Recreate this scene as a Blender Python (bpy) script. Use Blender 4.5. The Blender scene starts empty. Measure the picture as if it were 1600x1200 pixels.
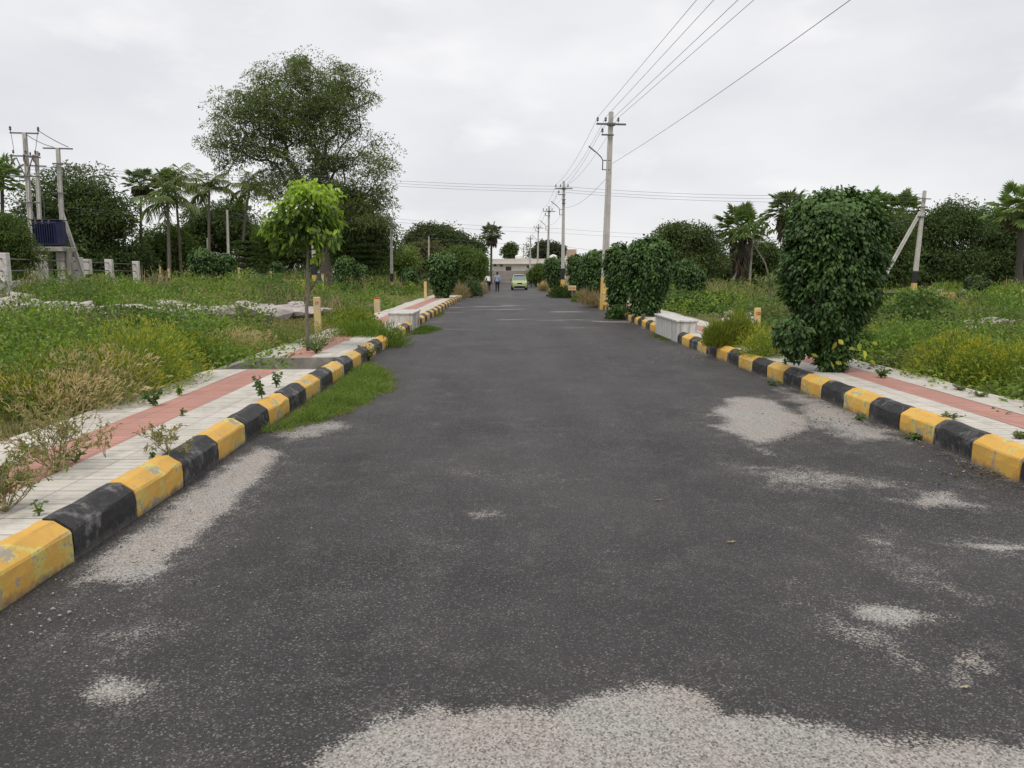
import bpy, math, random
import numpy as np
from mathutils import Vector, Matrix
R = math.radians
random.seed(7)
rng = np.random.default_rng(7)
scene = bpy.context.scene
COL = scene.collection

# ---------------------------------------------------------------- camera
CAM_H = 1.62
F = 1200.0                      # focal length in pixels of the 1600 px wide photograph
PITCH, YAW = R(8.53), R(0.35)
cam_d = bpy.data.cameras.new('camera')
cam_d.sensor_width = 36.0
cam_d.lens = 36.0 * F / 1600.0
cam_d.clip_end = 3000
cam_d.clip_start = 0.05
cam = bpy.data.objects.new('camera', cam_d)
COL.objects.link(cam)
cam.location = (0, 0, CAM_H)
cam.rotation_euler = (R(90) - PITCH, 0, -YAW)
scene.camera = cam
CM = Matrix.Translation((0, 0, CAM_H)) @ cam.rotation_euler.to_matrix().to_4x4()

# ---------------------------------------------------------------- world + sun
SUN_EL, SUN_AZ = R(62), R(205)
w = bpy.data.worlds.new('World'); scene.world = w; w.use_nodes = True
nt = w.node_tree; nt.nodes.clear()
def N(t, **k):
    n = nt.nodes.new(t)
    for a, b in k.items(): setattr(n, a, b)
    return n
out = N('ShaderNodeOutputWorld')
sky = N('ShaderNodeTexSky', sky_type='NISHITA', sun_disc=False, sun_elevation=SUN_EL, sun_rotation=SUN_AZ)
bg1 = N('ShaderNodeBackground'); bg1.inputs[1].default_value = 0.10
nt.links.new(sky.outputs[0], bg1.inputs[0])
tc = N('ShaderNodeTexCoord')
mp = N('ShaderNodeMapping'); mp.inputs['Scale'].default_value = (1.0, 1.0, 2.6)
nt.links.new(tc.outputs['Generated'], mp.inputs[0])
n1 = N('ShaderNodeTexNoise'); n1.inputs['Scale'].default_value = 2.6; n1.inputs['Detail'].default_value = 6; n1.inputs['Roughness'].default_value = .48
nt.links.new(mp.outputs[0], n1.inputs['Vector'])
n2 = N('ShaderNodeTexNoise'); n2.inputs['Scale'].default_value = 6.5; n2.inputs['Detail'].default_value = 5; n2.inputs['Roughness'].default_value = .5
nt.links.new(mp.outputs[0], n2.inputs['Vector'])
r1 = N('ShaderNodeValToRGB')
r1.color_ramp.elements[0].position = .36; r1.color_ramp.elements[0].color = (.71, .712, .745, 1)
r1.color_ramp.elements[1].position = .66; r1.color_ramp.elements[1].color = (.855, .85, .86, 1)
e = r1.color_ramp.elements.new(.50); e.color = (.79, .787, .805, 1)
nt.links.new(n1.outputs[0], r1.inputs[0])
r2 = N('ShaderNodeValToRGB')
r2.color_ramp.elements[0].position = .56; r2.color_ramp.elements[0].color = (0, 0, 0, 1)
r2.color_ramp.elements[1].position = .72; r2.color_ramp.elements[1].color = (1, 1, 1, 1)
nt.links.new(n2.outputs[0], r2.inputs[0])
mm = N('ShaderNodeMixRGB', blend_type='MIX'); mm.inputs[2].default_value = (.93, .915, .915, 1)
ml = N('ShaderNodeMath', operation='MULTIPLY'); ml.inputs[1].default_value = .62
nt.links.new(r2.outputs[0], ml.inputs[0]); nt.links.new(ml.outputs[0], mm.inputs[0]); nt.links.new(r1.outputs[0], mm.inputs[1])
bg2 = N('ShaderNodeBackground'); bg2.inputs[1].default_value = 1.0
nt.links.new(mm.outputs[0], bg2.inputs[0])
mx = N('ShaderNodeMixShader'); mx.inputs[0].default_value = .93
nt.links.new(bg1.outputs[0], mx.inputs[1]); nt.links.new(bg2.outputs[0], mx.inputs[2]); nt.links.new(mx.outputs[0], out.inputs[0])
sl = bpy.data.lights.new('sun', 'SUN'); sl.energy = 1.7; sl.angle = R(24); sl.color = (1, .93, .83)
so = bpy.data.objects.new('sun', sl); COL.objects.link(so)
so.rotation_euler = (R(90) - SUN_EL, 0, R(180) - SUN_AZ + R(0))
so.location = (0, 0, 30)
vs = scene.view_settings
vs.view_transform = 'Standard'; vs.look = 'None'; vs.exposure = 0.15; vs.gamma = 1.0; vs.use_curve_mapping = False

# ---------------------------------------------------------------- small helpers
def sm(a, b, x):
    t = np.clip((x - a) / (b - a), 0, 1)
    return t * t * (3 - 2 * t)
def ray(px, py):
    d = Vector(((px - 800) / F, (600 - py) / F, -1.0))
    return (CM.to_3x3() @ d)
def P(px, py, z=0.0):            # the spot on a level surface seen at a pixel
    d = ray(px, py); t = (z - CAM_H) / d.z
    return Vector((d.x * t, d.y * t, z))
def D(px, py, Y):                # the spot at a given distance down the road seen at a pixel
    d = ray(px, py); t = Y / d.y
    return Vector((d.x * t, Y, CAM_H + d.z * t))
_lat = rng.random((64, 64))
def vnoise(x, y):
    x = np.asarray(x, float); y = np.asarray(y, float)
    xi = np.floor(x).astype(int); yi = np.floor(y).astype(int)
    fx = x - xi; fy = y - yi; fx = fx*fx*(3-2*fx); fy = fy*fy*(3-2*fy)
    a = _lat[xi % 64, yi % 64]; b = _lat[(xi+1) % 64, yi % 64]; c = _lat[xi % 64, (yi+1) % 64]; d = _lat[(xi+1) % 64, (yi+1) % 64]
    return (a*(1-fx)+b*fx)*(1-fy) + (c*(1-fx)+d*fx)*fy
def fnoise(x, y, o=3):
    s = 0; a = .5
    for k in range(o):
        s = s + a * vnoise(x * 2**k + 17*k, y * 2**k + 5*k); a *= .5
    return s / (1 - .5**o)
# edge of the road on either side, metres from the camera's line
LY = [0, 3.6, 5.8, 7.3, 15.6, 17, 21.6, 46, 120]; LX = [-2.42, -2.42, -2.44, -2.47, -2.50, -2.50, -2.52, -2.5, -2.6]
RY = [0, 5.8, 7.2, 9.2, 10.5, 12.8, 16.2, 19.8, 32, 46, 120]; RX = [3.86, 3.92, 3.96, 3.94, 3.92, 3.85, 3.76, 3.76, 3.86, 3.82, 3.8]
def edgeL(y): return np.interp(y, LY, LX)
def edgeR(y): return np.interp(y, RY, RX)
def dip(y): return -.45 * sm(32, 80, np.asarray(y, float))
PAVE_END_L, PAVE_END_R = 46.0, 44.0
def gz(x, y):                    # height of the earth
    x = np.asarray(x, float); y = np.asarray(y, float)
    left = sm(4.12, 4.24, -x) * (.15 + .38 * sm(14, 34, y) * sm(5, 14, -x))
    right = sm(5.42, 5.54, x) * (.15 + .22 * sm(16, 36, y) * sm(6.5, 16, x))
    n = (fnoise(x*.22+9, y*.22) - .5) * .22 * (sm(5, 9, -x) + sm(6.5, 10, x))
    return -.07 + left*1.0 + right + n + dip(y) + .05 * 0
def gzf(x, y): return float(gz(x, y))

class MB:
    def __init__(s): s.V = []; s.Fc = []; s.C = []; s.M = []; s.n = 0
    def add(s, V, Fs, col=(1, 1, 1), mi=0):
        V = np.asarray(V, float).reshape(-1, 3)
        Fs = np.asarray(Fs, int)
        s.V.append(V); s.Fc.append(Fs + s.n); s.n += len(V)
        c = np.asarray(col, float)
        if c.ndim == 1: c = np.tile(c, (len(V), 1))
        s.C.append(c); s.M.append(np.full(len(Fs), mi))
        return s
    def addp(s, V, faces, col=(1, 1, 1), mi=0):      # faces of mixed size
        by = {}
        for f in faces: by.setdefault(len(f), []).append(f)
        base = s.n; V = np.asarray(V, float).reshape(-1, 3)
        s.V.append(V); s.n += len(V); c = np.asarray(col, float); s.C.append(np.tile(c, (len(V), 1)) if c.ndim == 1 else c)
        for k, fs in by.items():
            s.Fc.append(np.asarray(fs, int) + base); s.M.append(np.full(len(fs), mi))
        return s
    def box(s, c, size, col=(1, 1, 1), mi=0, rz=0, ch=0.0, M=None):
        hx, hy, hz = size[0]/2, size[1]/2, size[2]/2
        if ch <= 0:
            V = np.array([[x, y, z] for z in (-hz, hz) for y in (-hy, hy) for x in (-hx, hx)])
            Fs = [[0, 2, 3, 1], [4, 5, 7, 6], [0, 1, 5, 4], [2, 6, 7, 3], [0, 4, 6, 2], [1, 3, 7, 5]]
            faces = Fs
        else:
            ch = min(ch, hx*.9, hy*.9, hz*.9); V = []; idx = {}
            for sz in (-1, 1):
                for sy in (-1, 1):
                    for sx in (-1, 1):
                        for a in range(3):
                            p = [sx*(hx-ch), sy*(hy-ch), sz*(hz-ch)]; p[a] = (sx*hx, sy*hy, sz*hz)[a]
                            idx[(sx, sy, sz, a)] = len(V); V.append(p)
            g = lambda sx, sy, sz, a: idx[(sx, sy, sz, a)]
            faces = []
            for sg in (-1, 1):
                q = [g(sg, -1, -1, 0), g(sg, 1, -1, 0), g(sg, 1, 1, 0), g(sg, -1, 1, 0)]; faces.append(q if sg > 0 else q[::-1])
                q = [g(-1, sg, -1, 1), g(-1, sg, 1, 1), g(1, sg, 1, 1), g(1, sg, -1, 1)]; faces.append(q if sg > 0 else q[::-1])
                q = [g(-1, -1, sg, 2), g(1, -1, sg, 2), g(1, 1, sg, 2), g(-1, 1, sg, 2)]; faces.append(q if sg > 0 else q[::-1])
            for a in (-1, 1):
                for b in (-1, 1):
                    q = [g(a, b, -1, 0), g(a, b, 1, 0), g(a, b, 1, 1), g(a, b, -1, 1)]; faces.append(q if a*b < 0 else q[::-1])
                    q = [g(a, -1, b, 0), g(a, 1, b, 0), g(a, 1, b, 2), g(a, -1, b, 2)]; faces.append(q if a*b > 0 else q[::-1])
                    q = [g(-1, a, b, 1), g(1, a, b, 1), g(1, a, b, 2), g(-1, a, b, 2)]; faces.append(q if a*b < 0 else q[::-1])
                    for c3 in (-1, 1):
                        t = [g(a, b, c3, 0), g(a, b, c3, 1), g(a, b, c3, 2)]; faces.append(t if a*b*c3 > 0 else t[::-1])
            V = np.array(V)
        if rz:
            cs, sn = math.cos(rz), math.sin(rz)
            V = np.stack([V[:, 0]*cs - V[:, 1]*sn, V[:, 0]*sn + V[:, 1]*cs, V[:, 2]], 1)
        if M is not None: V = V @ np.array(M).T[:3, :3]
        V = V + np.array(c)
        return s.addp(V, faces, col, mi)
    def tube(s, pts, rad, n=8, col=(1, 1, 1), mi=0, cap=True):
        pts = np.asarray(pts, float); k = len(pts)
        rad = np.full(k, rad) if np.isscalar(rad) else np.asarray(rad, float)
        t = np.gradient(pts, axis=0); t /= np.linalg.norm(t, axis=1)[:, None] + 1e-9
        up = np.array([0, 0, 1.]) if abs(t[0][2]) < .9 else np.array([1., 0, 0])
        V = []
        u = np.cross(t[0], up); u /= np.linalg.norm(u)
        ang = np.arange(n) * 2*math.pi/n
        for i in range(k):
            u = u - t[i]*np.dot(u, t[i]); u /= np.linalg.norm(u) + 1e-9
            v = np.cross(t[i], u)
            V.append(pts[i] + rad[i]*(np.cos(ang)[:, None]*u + np.sin(ang)[:, None]*v))
        V = np.concatenate(V); Fs = []
        for i in range(k-1):
            a = i*n
            for j in range(n): Fs.append([a+j, a+(j+1) % n, a+n+(j+1) % n, a+n+j])
        if cap:
            Fs.append(list(range(n))[::-1]); Fs.append([(k-1)*n+j for j in range(n)])
        return s.addp(V, Fs, col, mi)
    def lathe(s, prof, c=(0, 0, 0), n=12, col=(1, 1, 1), mi=0):
        V = []; 
        for r, z in prof:
            for j in range(n):
                a = j*2*math.pi/n; V.append([c[0]+r*math.cos(a), c[1]+r*math.sin(a), c[2]+z])
        Fs = []
        for i in range(len(prof)-1):
            for j in range(n): Fs.append([i*n+j, i*n+(j+1) % n, (i+1)*n+(j+1) % n, (i+1)*n+j])
        Fs.append(list(range(n))[::-1]); Fs.append([(len(prof)-1)*n+j for j in range(n)])
        return s.addp(V, Fs, col, mi)
    def mesh(s, name, mats, smooth=False):
        V = np.concatenate(s.V); C = np.concatenate(s.C)
        me = bpy.data.meshes.new(name)
        loops = np.concatenate([f.ravel() for f in s.Fc]); tot = np.concatenate([np.full(len(f), f.shape[1]) for f in s.Fc])
        start = np.concatenate([[0], np.cumsum(tot)[:-1]])
        me.vertices.add(len(V)); me.vertices.foreach_set('co', V.astype(np.float32).ravel())
        me.loops.add(len(loops)); me.loops.foreach_set('vertex_index', loops.astype(np.int32))
        me.polygons.add(len(tot)); me.polygons.foreach_set('loop_start', start.astype(np.int32)); me.polygons.foreach_set('loop_total', tot.astype(np.int32))
        me.polygons.foreach_set('material_index', np.concatenate(s.M).astype(np.int32))
        me.polygons.foreach_set('use_smooth', np.full(len(tot), smooth))
        at = me.color_attributes.new('Col', 'FLOAT_COLOR', 'POINT')
        at.data.foreach_set('color', np.concatenate([C, np.ones((len(C), 1))], 1).astype(np.float32).ravel())
        for m in (mats if isinstance(mats, (list, tuple)) else [mats]): me.materials.append(m)
        me.update(calc_edges=True); me.validate(clean_customdata=False)
        return me
    def build(s, name, mats, parent=None, smooth=False, loc=None):
        o = bpy.data.objects.new(name, s.mesh(name, mats, smooth)); COL.objects.link(o)
        if parent: o.parent = parent
        if loc is not None: o.location = loc
        return o
def tag(o, label=None, cat=None, group=None, kind=None):
    if label: o['label'] = label
    if cat: o['category'] = cat
    if group: o['group'] = group
    if kind: o['kind'] = kind
    return o
def empty(name, loc, rz=0, label=None, cat=None, group=None):
    o = bpy.data.objects.new(name, None); COL.objects.link(o); o.location = loc; o.rotation_euler = (0, 0, rz); o.empty_display_size = .1
    return tag(o, label, cat, group)
def copy_tree(o, parent=None, **k):
    c = o.copy(); COL.objects.link(c); c.parent = parent
    for ch in [x for x in bpy.data.objects if x.parent == o]: copy_tree(ch, c)
    if k: tag(c, **k)
    return c
def copy_thing(o, loc, rz=0, sc=1, label=None, cat=None, group=None):
    c = o.copy(); COL.objects.link(c); c.location = loc; c.rotation_euler = (0, 0, rz)
    c.scale = (sc, sc, sc) if np.isscalar(sc) else sc
    for ch in list(o.children):
        d = ch.copy(); COL.objects.link(d); d.parent = c
        for g in list(ch.children):
            q = g.copy(); COL.objects.link(q); q.parent = d
    return tag(c, label, cat, group)

# ---------------------------------------------------------------- materials
class Mat:
    def __init__(s, name, rough=.7, col=None, spec=.3, metal=0):
        s.m = bpy.data.materials.new(name); s.m.use_nodes = True; s.nt = s.m.node_tree
        s.b = s.nt.nodes['Principled BSDF']; s.o = s.nt.nodes['Material Output']
        s.b.inputs['Roughness'].default_value = rough; s.b.inputs['Specular IOR Level'].default_value = spec; s.b.inputs['Metallic'].default_value = metal
        if col: s.b.inputs['Base Color'].default_value = (*col, 1)
    def n(s, t, **k):
        n = s.nt.nodes.new(t)
        for a, b in k.items():
            if a.startswith('i_'): n.inputs[a[2:].replace('_', ' ')].default_value = b
            else: setattr(n, a, b)
        return n
    def l(s, a, b): s.nt.links.new(a, b)
    def coord(s, kind='Object', scale=None, rnd=False):
        tc = s.n('ShaderNodeTexCoord'); o = tc.outputs[kind]
        if rnd:
            oi = s.n('ShaderNodeObjectInfo'); v = s.n('ShaderNodeVectorMath', operation='SCALE'); v.inputs[0].default_value = (37, 91, 53)
            s.l(oi.outputs['Random'], v.inputs['Scale']); a = s.n('ShaderNodeVectorMath', operation='ADD'); s.l(o, a.inputs[0]); s.l(v.outputs[0], a.inputs[1]); o = a.outputs[0]
        if scale:
            m = s.n('ShaderNodeMapping'); m.inputs['Scale'].default_value = scale; s.l(o, m.inputs[0]); o = m.outputs[0]
        return o
    def noise(s, vec, scale, detail=4, rough=.55):
        n = s.n('ShaderNodeTexNoise'); n.inputs['Scale'].default_value = scale; n.inputs['Detail'].default_value = detail; n.inputs['Roughness'].default_value = rough
        if vec is not None: s.l(vec, n.inputs['Vector'])
        return n.outputs['Fac']
    def voro(s, vec, scale, out='Distance', feature='F1'):
        n = s.n('ShaderNodeTexVoronoi', feature=feature); n.inputs['Scale'].default_value = scale
        s.l(vec, n.inputs['Vector']); return n.outputs[out]
    def ramp(s, fac, stops):
        r = s.n('ShaderNodeValToRGB'); el = r.color_ramp.elements
        for i, (p, c) in enumerate(stops):
            e = el[i] if i < 2 else el.new(p)
            e.position = p; e.color = (*c, 1) if not np.isscalar(c) else (c, c, c, 1)
        s.l(fac, r.inputs[0]); return r.outputs[0]
    def mix(s, fac, a, b, blend='MIX'):
        m = s.n('ShaderNodeMixRGB', blend_type=blend)
        for k, v in ((0, fac), (1, a), (2, b)):
            if hasattr(v, 'is_linked') or hasattr(v, 'links'): s.l(v, m.inputs[k])
            elif np.isscalar(v): m.inputs[k].default_value = v if k == 0 else (v, v, v, 1)
            else: m.inputs[k].default_value = (*v, 1)
        return m.outputs[0]
    def math(s, op, a, b=0.0, c=None):
        m = s.n('ShaderNodeMath', operation=op)
        for k, v in ((0, a), (1, b), (2, c)):
            if v is None: continue
            if hasattr(v, 'links'): s.l(v, m.inputs[k])
            else: m.inputs[k].default_value = v
        return m.outputs[0]
    def attr(s, name='Col', out='Color'):
        a = s.n('ShaderNodeAttribute'); a.attribute_name = name; return a.outputs[out]
    def base(s, c): s.l(c, s.b.inputs['Base Color']); return s
    def bump(s, h, strength=.3, dist=.01):
        b = s.n('ShaderNodeBump'); b.inputs['Strength'].default_value = strength; b.inputs['Distance'].default_value = dist
        s.l(h, b.inputs['Height']); s.l(b.outputs[0], s.b.inputs['Normal']); return s

def leaf_mat(name, trans=.28, rough=.5, spec=.35):
    M = Mat(name, rough, spec=spec); c = M.attr(); M.base(c)
    t = M.n('ShaderNodeBsdfTranslucent'); M.l(M.mix(1.0, c, (1.15, 1.25, .6), 'MULTIPLY'), t.inputs[0])
    x = M.n('ShaderNodeMixShader'); x.inputs[0].default_value = trans
    M.l(M.b.outputs[0], x.inputs[1]); M.l(t.outputs[0], x.inputs[2]); M.l(x.outputs[0], M.o.inputs[0])
    return M.m
def plain(name, col, rough=.7, var=.12, scale=8, spec=.3, metal=0, bump=0.0, dirt=None):
    M = Mat(name, rough, spec=spec, metal=metal); v = M.coord('Object', rnd=True)
    f = M.noise(v, scale, 5)
    c = M.ramp(f, [(.3, tuple(x*(1-var*1.6) for x in col)), (.7, tuple(min(1, x*(1+var)) for x in col))])
    if dirt:
        d = M.ramp(M.noise(v, scale*.45, 6, .65), [(.48, 0.0), (.66, 1.0)]); c = M.mix(d, c, dirt)
    M.base(c)
    if bump: M.bump(M.noise(v, scale*6, 4), bump, .01)
    return M.m
def attr_mat(name, rough=.8, bump=.2, scale=30):
    M = Mat(name, rough); v = M.coord('Object', rnd=True)
    f = M.ramp(M.noise(v, scale*.3, 5), [(.3, .78), (.7, 1.08)])
    M.base(M.mix(1.0, M.attr(), f, 'MULTIPLY')); M.bump(M.noise(v, scale, 4), bump, .01); return M.m

M_leaf = leaf_mat('leaf', .36); M_weed = leaf_mat('weed_leaf', .32, .6, .2); M_gloss = leaf_mat('glossy_leaf', .20, .48, .32)
M_bark = attr_mat('bark', .9, .5, 40)
M_conc = plain('pole_concrete', (.50, .485, .45), .85, .10, 5, bump=.15)
M_steel = plain('galvanised_steel', (.13, .13, .135), .55, .15, 20, spec=.4)
M_wire = plain('wire', (.12, .12, .13), .6)
M_ins = plain('porcelain', (.10, .07, .06), .3, spec=.6)
M_yel = plain('yellow_paint', (.66, .42, .09), .7, .10, 6, dirt=(.62, .50, .22))
M_blk = plain('black_paint', (.035, .036, .04), .6, .2, 8, dirt=(.07, .07, .075))
M_white = plain('white_wash', (.62, .60, .57), .85, .10, 3, bump=.1, dirt=(.40, .38, .35))
M_red = plain('red_paint', (.42, .07, .04), .7)

# kerb paint: flaking, with older lime paint and bare concrete showing
def kerb_mat(name, main, old, bare, scuff):
    M = Mat(name, .62, spec=.3); v = M.coord('Object', rnd=True)
    nA = M.noise(v, 4.5, 6, .62); nB = M.noise(v, 11, 7, .7); nC = M.noise(v, 2.2, 4)
    base = M.ramp(nC, [(.3, tuple(x*.86 for x in main)), (.7, tuple(min(1, x*1.06) for x in main))])
    mo = M.ramp(nA, [(.525, 0.0), (.56, 1.0)]); mb = M.ramp(M.math('ADD', M.math('MULTIPLY', nA, .6), M.math('MULTIPLY', nB, .5)), [(.600 if not scuff else .58, 0.0), (.622 if not scuff else .66, 1.0)])
    c = M.mix(mo, base, old); c = M.mix(mb, c, bare)
    tz = M.n('ShaderNodeTexCoord'); sz_ = M.n('ShaderNodeSeparateXYZ'); M.l(tz.outputs['Object'], sz_.inputs[0])
    gr_ = M.ramp(M.math('ADD', M.math('MULTIPLY', sz_.outputs[2], 6.0), M.math('MULTIPLY', M.noise(v, 9, 6, .7), .9)), [(.42, .85), (.72, 0.0)])
    c = M.mix(gr_, c, (.13, .115, .10)); c = M.mix(M.ramp(M.noise(v, 26, 5, .75), [(.5, 0.0), (.8, .35)]), c, (.25, .22, .18))
    M.base(c); M.bump(M.math('SUBTRACT', M.noise(v, 60, 4), M.math('MULTIPLY', mo, .6)), .22, .006); return M.m
M_ky = kerb_mat('kerb_yellow_paint', (.68, .40, .085), (.60, .49, .13), (.36, .32, .25), False)
M_kb = kerb_mat('kerb_black_paint', (.030, .031, .034), (.045, .045, .048), (.16, .155, .15), True)

# ---------------------------------------------------------------- asphalt with drifts of sand
def poly_px(pts, z=0.0): return np.array([[P(a, b, z).x, P(a, b, z).y] for a, b in pts])
def sdist(x, y, poly):          # negative inside
    n = len(poly); d = np.full(x.shape, 1e9); inside = np.zeros(x.shape, bool)
    for i in range(n):
        ax, ay = poly[i]; bx, by = poly[(i+1) % n]
        ex, ey = bx-ax, by-ay; t = np.clip(((x-ax)*ex + (y-ay)*ey)/(ex*ex+ey*ey+1e-12), 0, 1)
        d = np.minimum(d, np.hypot(x-ax-t*ex, y-ay-t*ey))
        c = ((ay > y) != (by > y)) & (x < (bx-ax)*(y-ay)/(by-ay+1e-12)+ax); inside ^= c
    return np.where(inside, -d, d)
SAND = [
 ([(470, 1215), (530, 1165), (600, 1118), (680, 1105), (760, 1115), (860, 1108), (940, 1080), (1020, 1066), (1090, 1078), (1140, 1112), (1250, 1128), (1380, 1150), (1500, 1160), (1640, 1165), (1700, 1400), (900, 1500), (300, 1400)], .84, .05),
 ([(112, 915), (230, 903), (300, 852), (372, 775), (425, 730), (440, 705), (400, 700), (345, 738), (290, 775), (215, 835), (150, 880)], .95, .08),
 ([(130, 1090), (170, 1068), (205, 1068), (225, 1090), (200, 1102), (150, 1104)], .85, .05),
 ([(430, 672), (520, 655), (545, 668), (480, 690), (430, 692)], .7, .15),
 ([(1120, 645), (1135, 625), (1190, 620), (1225, 635), (1262, 652), (1250, 680), (1200, 698), (1160, 690), (1130, 672)], .95, .14),
 ([(1218, 604), (1290, 625), (1350, 650), (1400, 672), (1400, 690), (1330, 690), (1270, 668), (1235, 640)], .72, .22),
 ([(1180, 700), (1210, 705), (1215, 716), (1190, 712)], .8, .08),
 ([(1300, 948), (1370, 945), (1435, 962), (1420, 975), (1340, 970)], .88, .08),
 ([(1390, 782), (1480, 772), (1520, 790), (1450, 796)], .80, .10), ([(1520, 855), (1640, 850), (1640, 862), (1560, 862)], 1.0, .05),
 ([(1330, 845), (1400, 830), (1480, 900), (1560, 940), (1480, 940), (1380, 890)], .50, .25),
 ([(1280, 930), (1400, 1000), (1500, 1060), (1400, 1050), (1290, 980)], .56, .25),
 ([(1470, 1022), (1530, 1030), (1540, 1052), (1490, 1045)], .85, .08),
 ([(720, 800), (790, 798), (800, 812), (740, 815)], .55, .08), ([(560, 745), (700, 720), (900, 735), (1010, 760), (800, 775)], .30, .35),
 ([(1120, 725), (1330, 735), (1420, 765), (1200, 760)], .60, .25), ([(60, 1000), (200, 960), (350, 960), (150, 1040)], .42, .2),
 ([(700, 640), (900, 650), (1010, 690), (760, 690)], .26, .45), ([(845, 785), (905, 782), (905, 800), (850, 802)], .36, .1),
]
ys = [.2]
while ys[-1] < 118: ys.append(ys[-1] + max(.018, ys[-1]*.0075))
ys = np.array([-8, -3, -1, 0] + ys); u = np.linspace(0, 1, 230)
YY, UU = np.meshgrid(ys, u, indexing='ij')
XL, XR = edgeL(YY) - .02, edgeR(YY) + .02
XX = XL + (XR - XL) * UU
dust = np.zeros_like(XX)
for pl, s_, soft in SAND:
    pw = poly_px(pl); d = sdist(XX, YY, pw) + (fnoise(XX*5+3, YY*5) - .5) * .30 * min(1.5, soft*7)
    soft = soft*1.9 + .03; dust = np.maximum(dust, s_ * (.80 + .35*fnoise(XX*2.2+7, YY*2.2+3, 3)) * sm(soft, -soft*.9, d)); dust = np.maximum(dust, .30*s_*sm(soft*3+.25, 0, d)*np.where((XX-XL < .20) & (YY < 8), .1, 1))
# thin sand lines washed across the road farther on, and a fringe along the kerbs
far = sm(13, 26, YY) * sm(.58, .80, fnoise(XX*.45+2, YY*1.3+9, 4)) * .62
fr = (np.exp(-(XX-XL)/.16) + np.exp(-(XR-XX)/.26)) * (.25 + .75*fnoise(XX*1.5, YY*.9+40, 3))
fr = np.where((XX-XL < .28) & (YY < 8), 0.12*fr, fr)
dust = np.clip(np.maximum(np.maximum(dust, far), fr*.62), 0, 1)
ZZ = dip(YY) + .006*(fnoise(XX*1.2, YY*1.2)-.5) + .012*(1-(2*UU-1)**2)
nr, nc = XX.shape
ii = (np.arange(nr-1)[:, None]*nc + np.arange(nc-1)[None, :]).ravel()
mb = MB(); mb.add(np.stack([XX, YY, ZZ], -1).reshape(-1, 3), np.stack([ii, ii+1, ii+nc+1, ii+nc], 1), np.stack([dust.ravel()]*3, 1))
A = Mat('asphalt', .66, spec=.42); v = A.coord('Object')
f1 = A.voro(v, 150, 'Color'); g1 = A.n('ShaderNodeSeparateColor'); A.l(f1, g1.inputs[0])
nf = A.noise(v, 260, 3, .6); nm = A.noise(v, 1.1, 6, .6); nl = A.noise(v, .28, 4)
spk = A.ramp(g1.outputs[0], [(0, (.0125, .012, .0122)), (.45, (.0235, .0223, .0228)), (.88, (.041, .039, .039)), (.97, (.135, .13, .122))])
spk = A.mix(1.0, spk, A.ramp(nf, [(.32, .55), (.7, 1.5)]), 'MULTIPLY')
spk = A.mix(1.0, spk, A.ramp(nm, [(.3, .78), (.72, 1.38)]), 'MULTIPLY')
mps = A.n('ShaderNodeMapping'); mps.inputs['Scale'].default_value = (1.5, .14, 1); A.l(v, mps.inputs[0]); spk = A.mix(1.0, spk, A.ramp(A.noise(mps.outputs[0], 1.3, 3), [(.36, .80), (.62, 1.12)]), 'MULTIPLY')
lg = A.math('MULTIPLY', A.ramp(A.noise(v, 3.1, 8, .75), [(.52, 0.0), (.74, 1.0)]), A.ramp(g1.outputs[1], [(.55, 0.0), (.75, 1.0)])); spk = A.mix(A.math('MULTIPLY', lg, .55), spk, (.27, .255, .24))
spk = A.mix(A.ramp(nl, [(.40, 0.0), (.68, .42)]), spk, (.072, .066, .066))
dst = A.n('ShaderNodeSeparateColor'); A.l(A.attr(), dst.inputs[0])
v2 = A.voro(v, 135, 'Color'); g2 = A.n('ShaderNodeSeparateColor'); A.l(v2, g2.inputs[0])
th = A.math('ADD', A.math('MULTIPLY', g2.outputs[0], .50), A.math('MULTIPLY', A.math('SUBTRACT', A.noise(v, 7, 9, .85), .20), 1.25))
msk = A.math('ADD', A.math('MULTIPLY', A.math('SUBTRACT', A.math('MULTIPLY', dst.outputs[0], 1.22), th), 3.6), .5)
cl = A.n('ShaderNodeClamp'); A.l(msk, cl.inputs[0])
# a paved road lets more dust show as the view flattens: broad pale film held in the attribute-free noise
sand = A.ramp(g2.outputs[1], [(0, (.10, .095, .09)), (.14, (.21, .197, .18)), (.5, (.315, .297, .275)), (.9, (.43, .41, .385)), (1, (.20, .19, .18))])
sand = A.mix(1.0, sand, A.ramp(A.noise(v, 2.2, 4), [(.35, (1.0, .95, .92)), (.65, (.97, 1.0, 1.01))]), 'MULTIPLY')
A.base(A.mix(cl.outputs[0], spk, sand))
A.bump(A.math('ADD', A.voro(v, 150), A.math('MULTIPLY', nf, .5)), .55, .004)
road = mb.build('road', A.m, smooth=True); tag(road, kind='structure')

# ---------------------------------------------------------------- ground
gxs = np.concatenate([np.linspace(-420, -60, 14), np.linspace(-55, -6, 60), np.linspace(-5.5, -4.3, 5), [-4.24, -4.12, -3, -2, 0, 2, 4, 5.42, 5.54], np.linspace(5.8, 7, 5), np.linspace(8, 55, 56), np.linspace(60, 420, 14)])
gys = np.concatenate([np.linspace(-60, 0, 8), np.linspace(1, 60, 90), np.linspace(62, 130, 24), np.linspace(140, 900, 12)])
GX, GY = np.meshgrid(gxs, gys); nr, nc = GX.shape
ii = (np.arange(nr-1)[:, None]*nc + np.arange(nc-1)[None, :]).ravel()
mb = MB(); mb.add(np.stack([GX, GY, gz(GX, GY)], -1).reshape(-1, 3), np.stack([ii, ii+1, ii+nc+1, ii+nc], 1))
G = Mat('earth', .95, spec=.1); v = G.coord('Object')
c = G.ramp(G.noise(v, .5, 6, .65), [(.3, (.09, .10, .035)), (.48, (.16, .145, .07)), (.68, (.22, .18, .12))])
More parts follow.
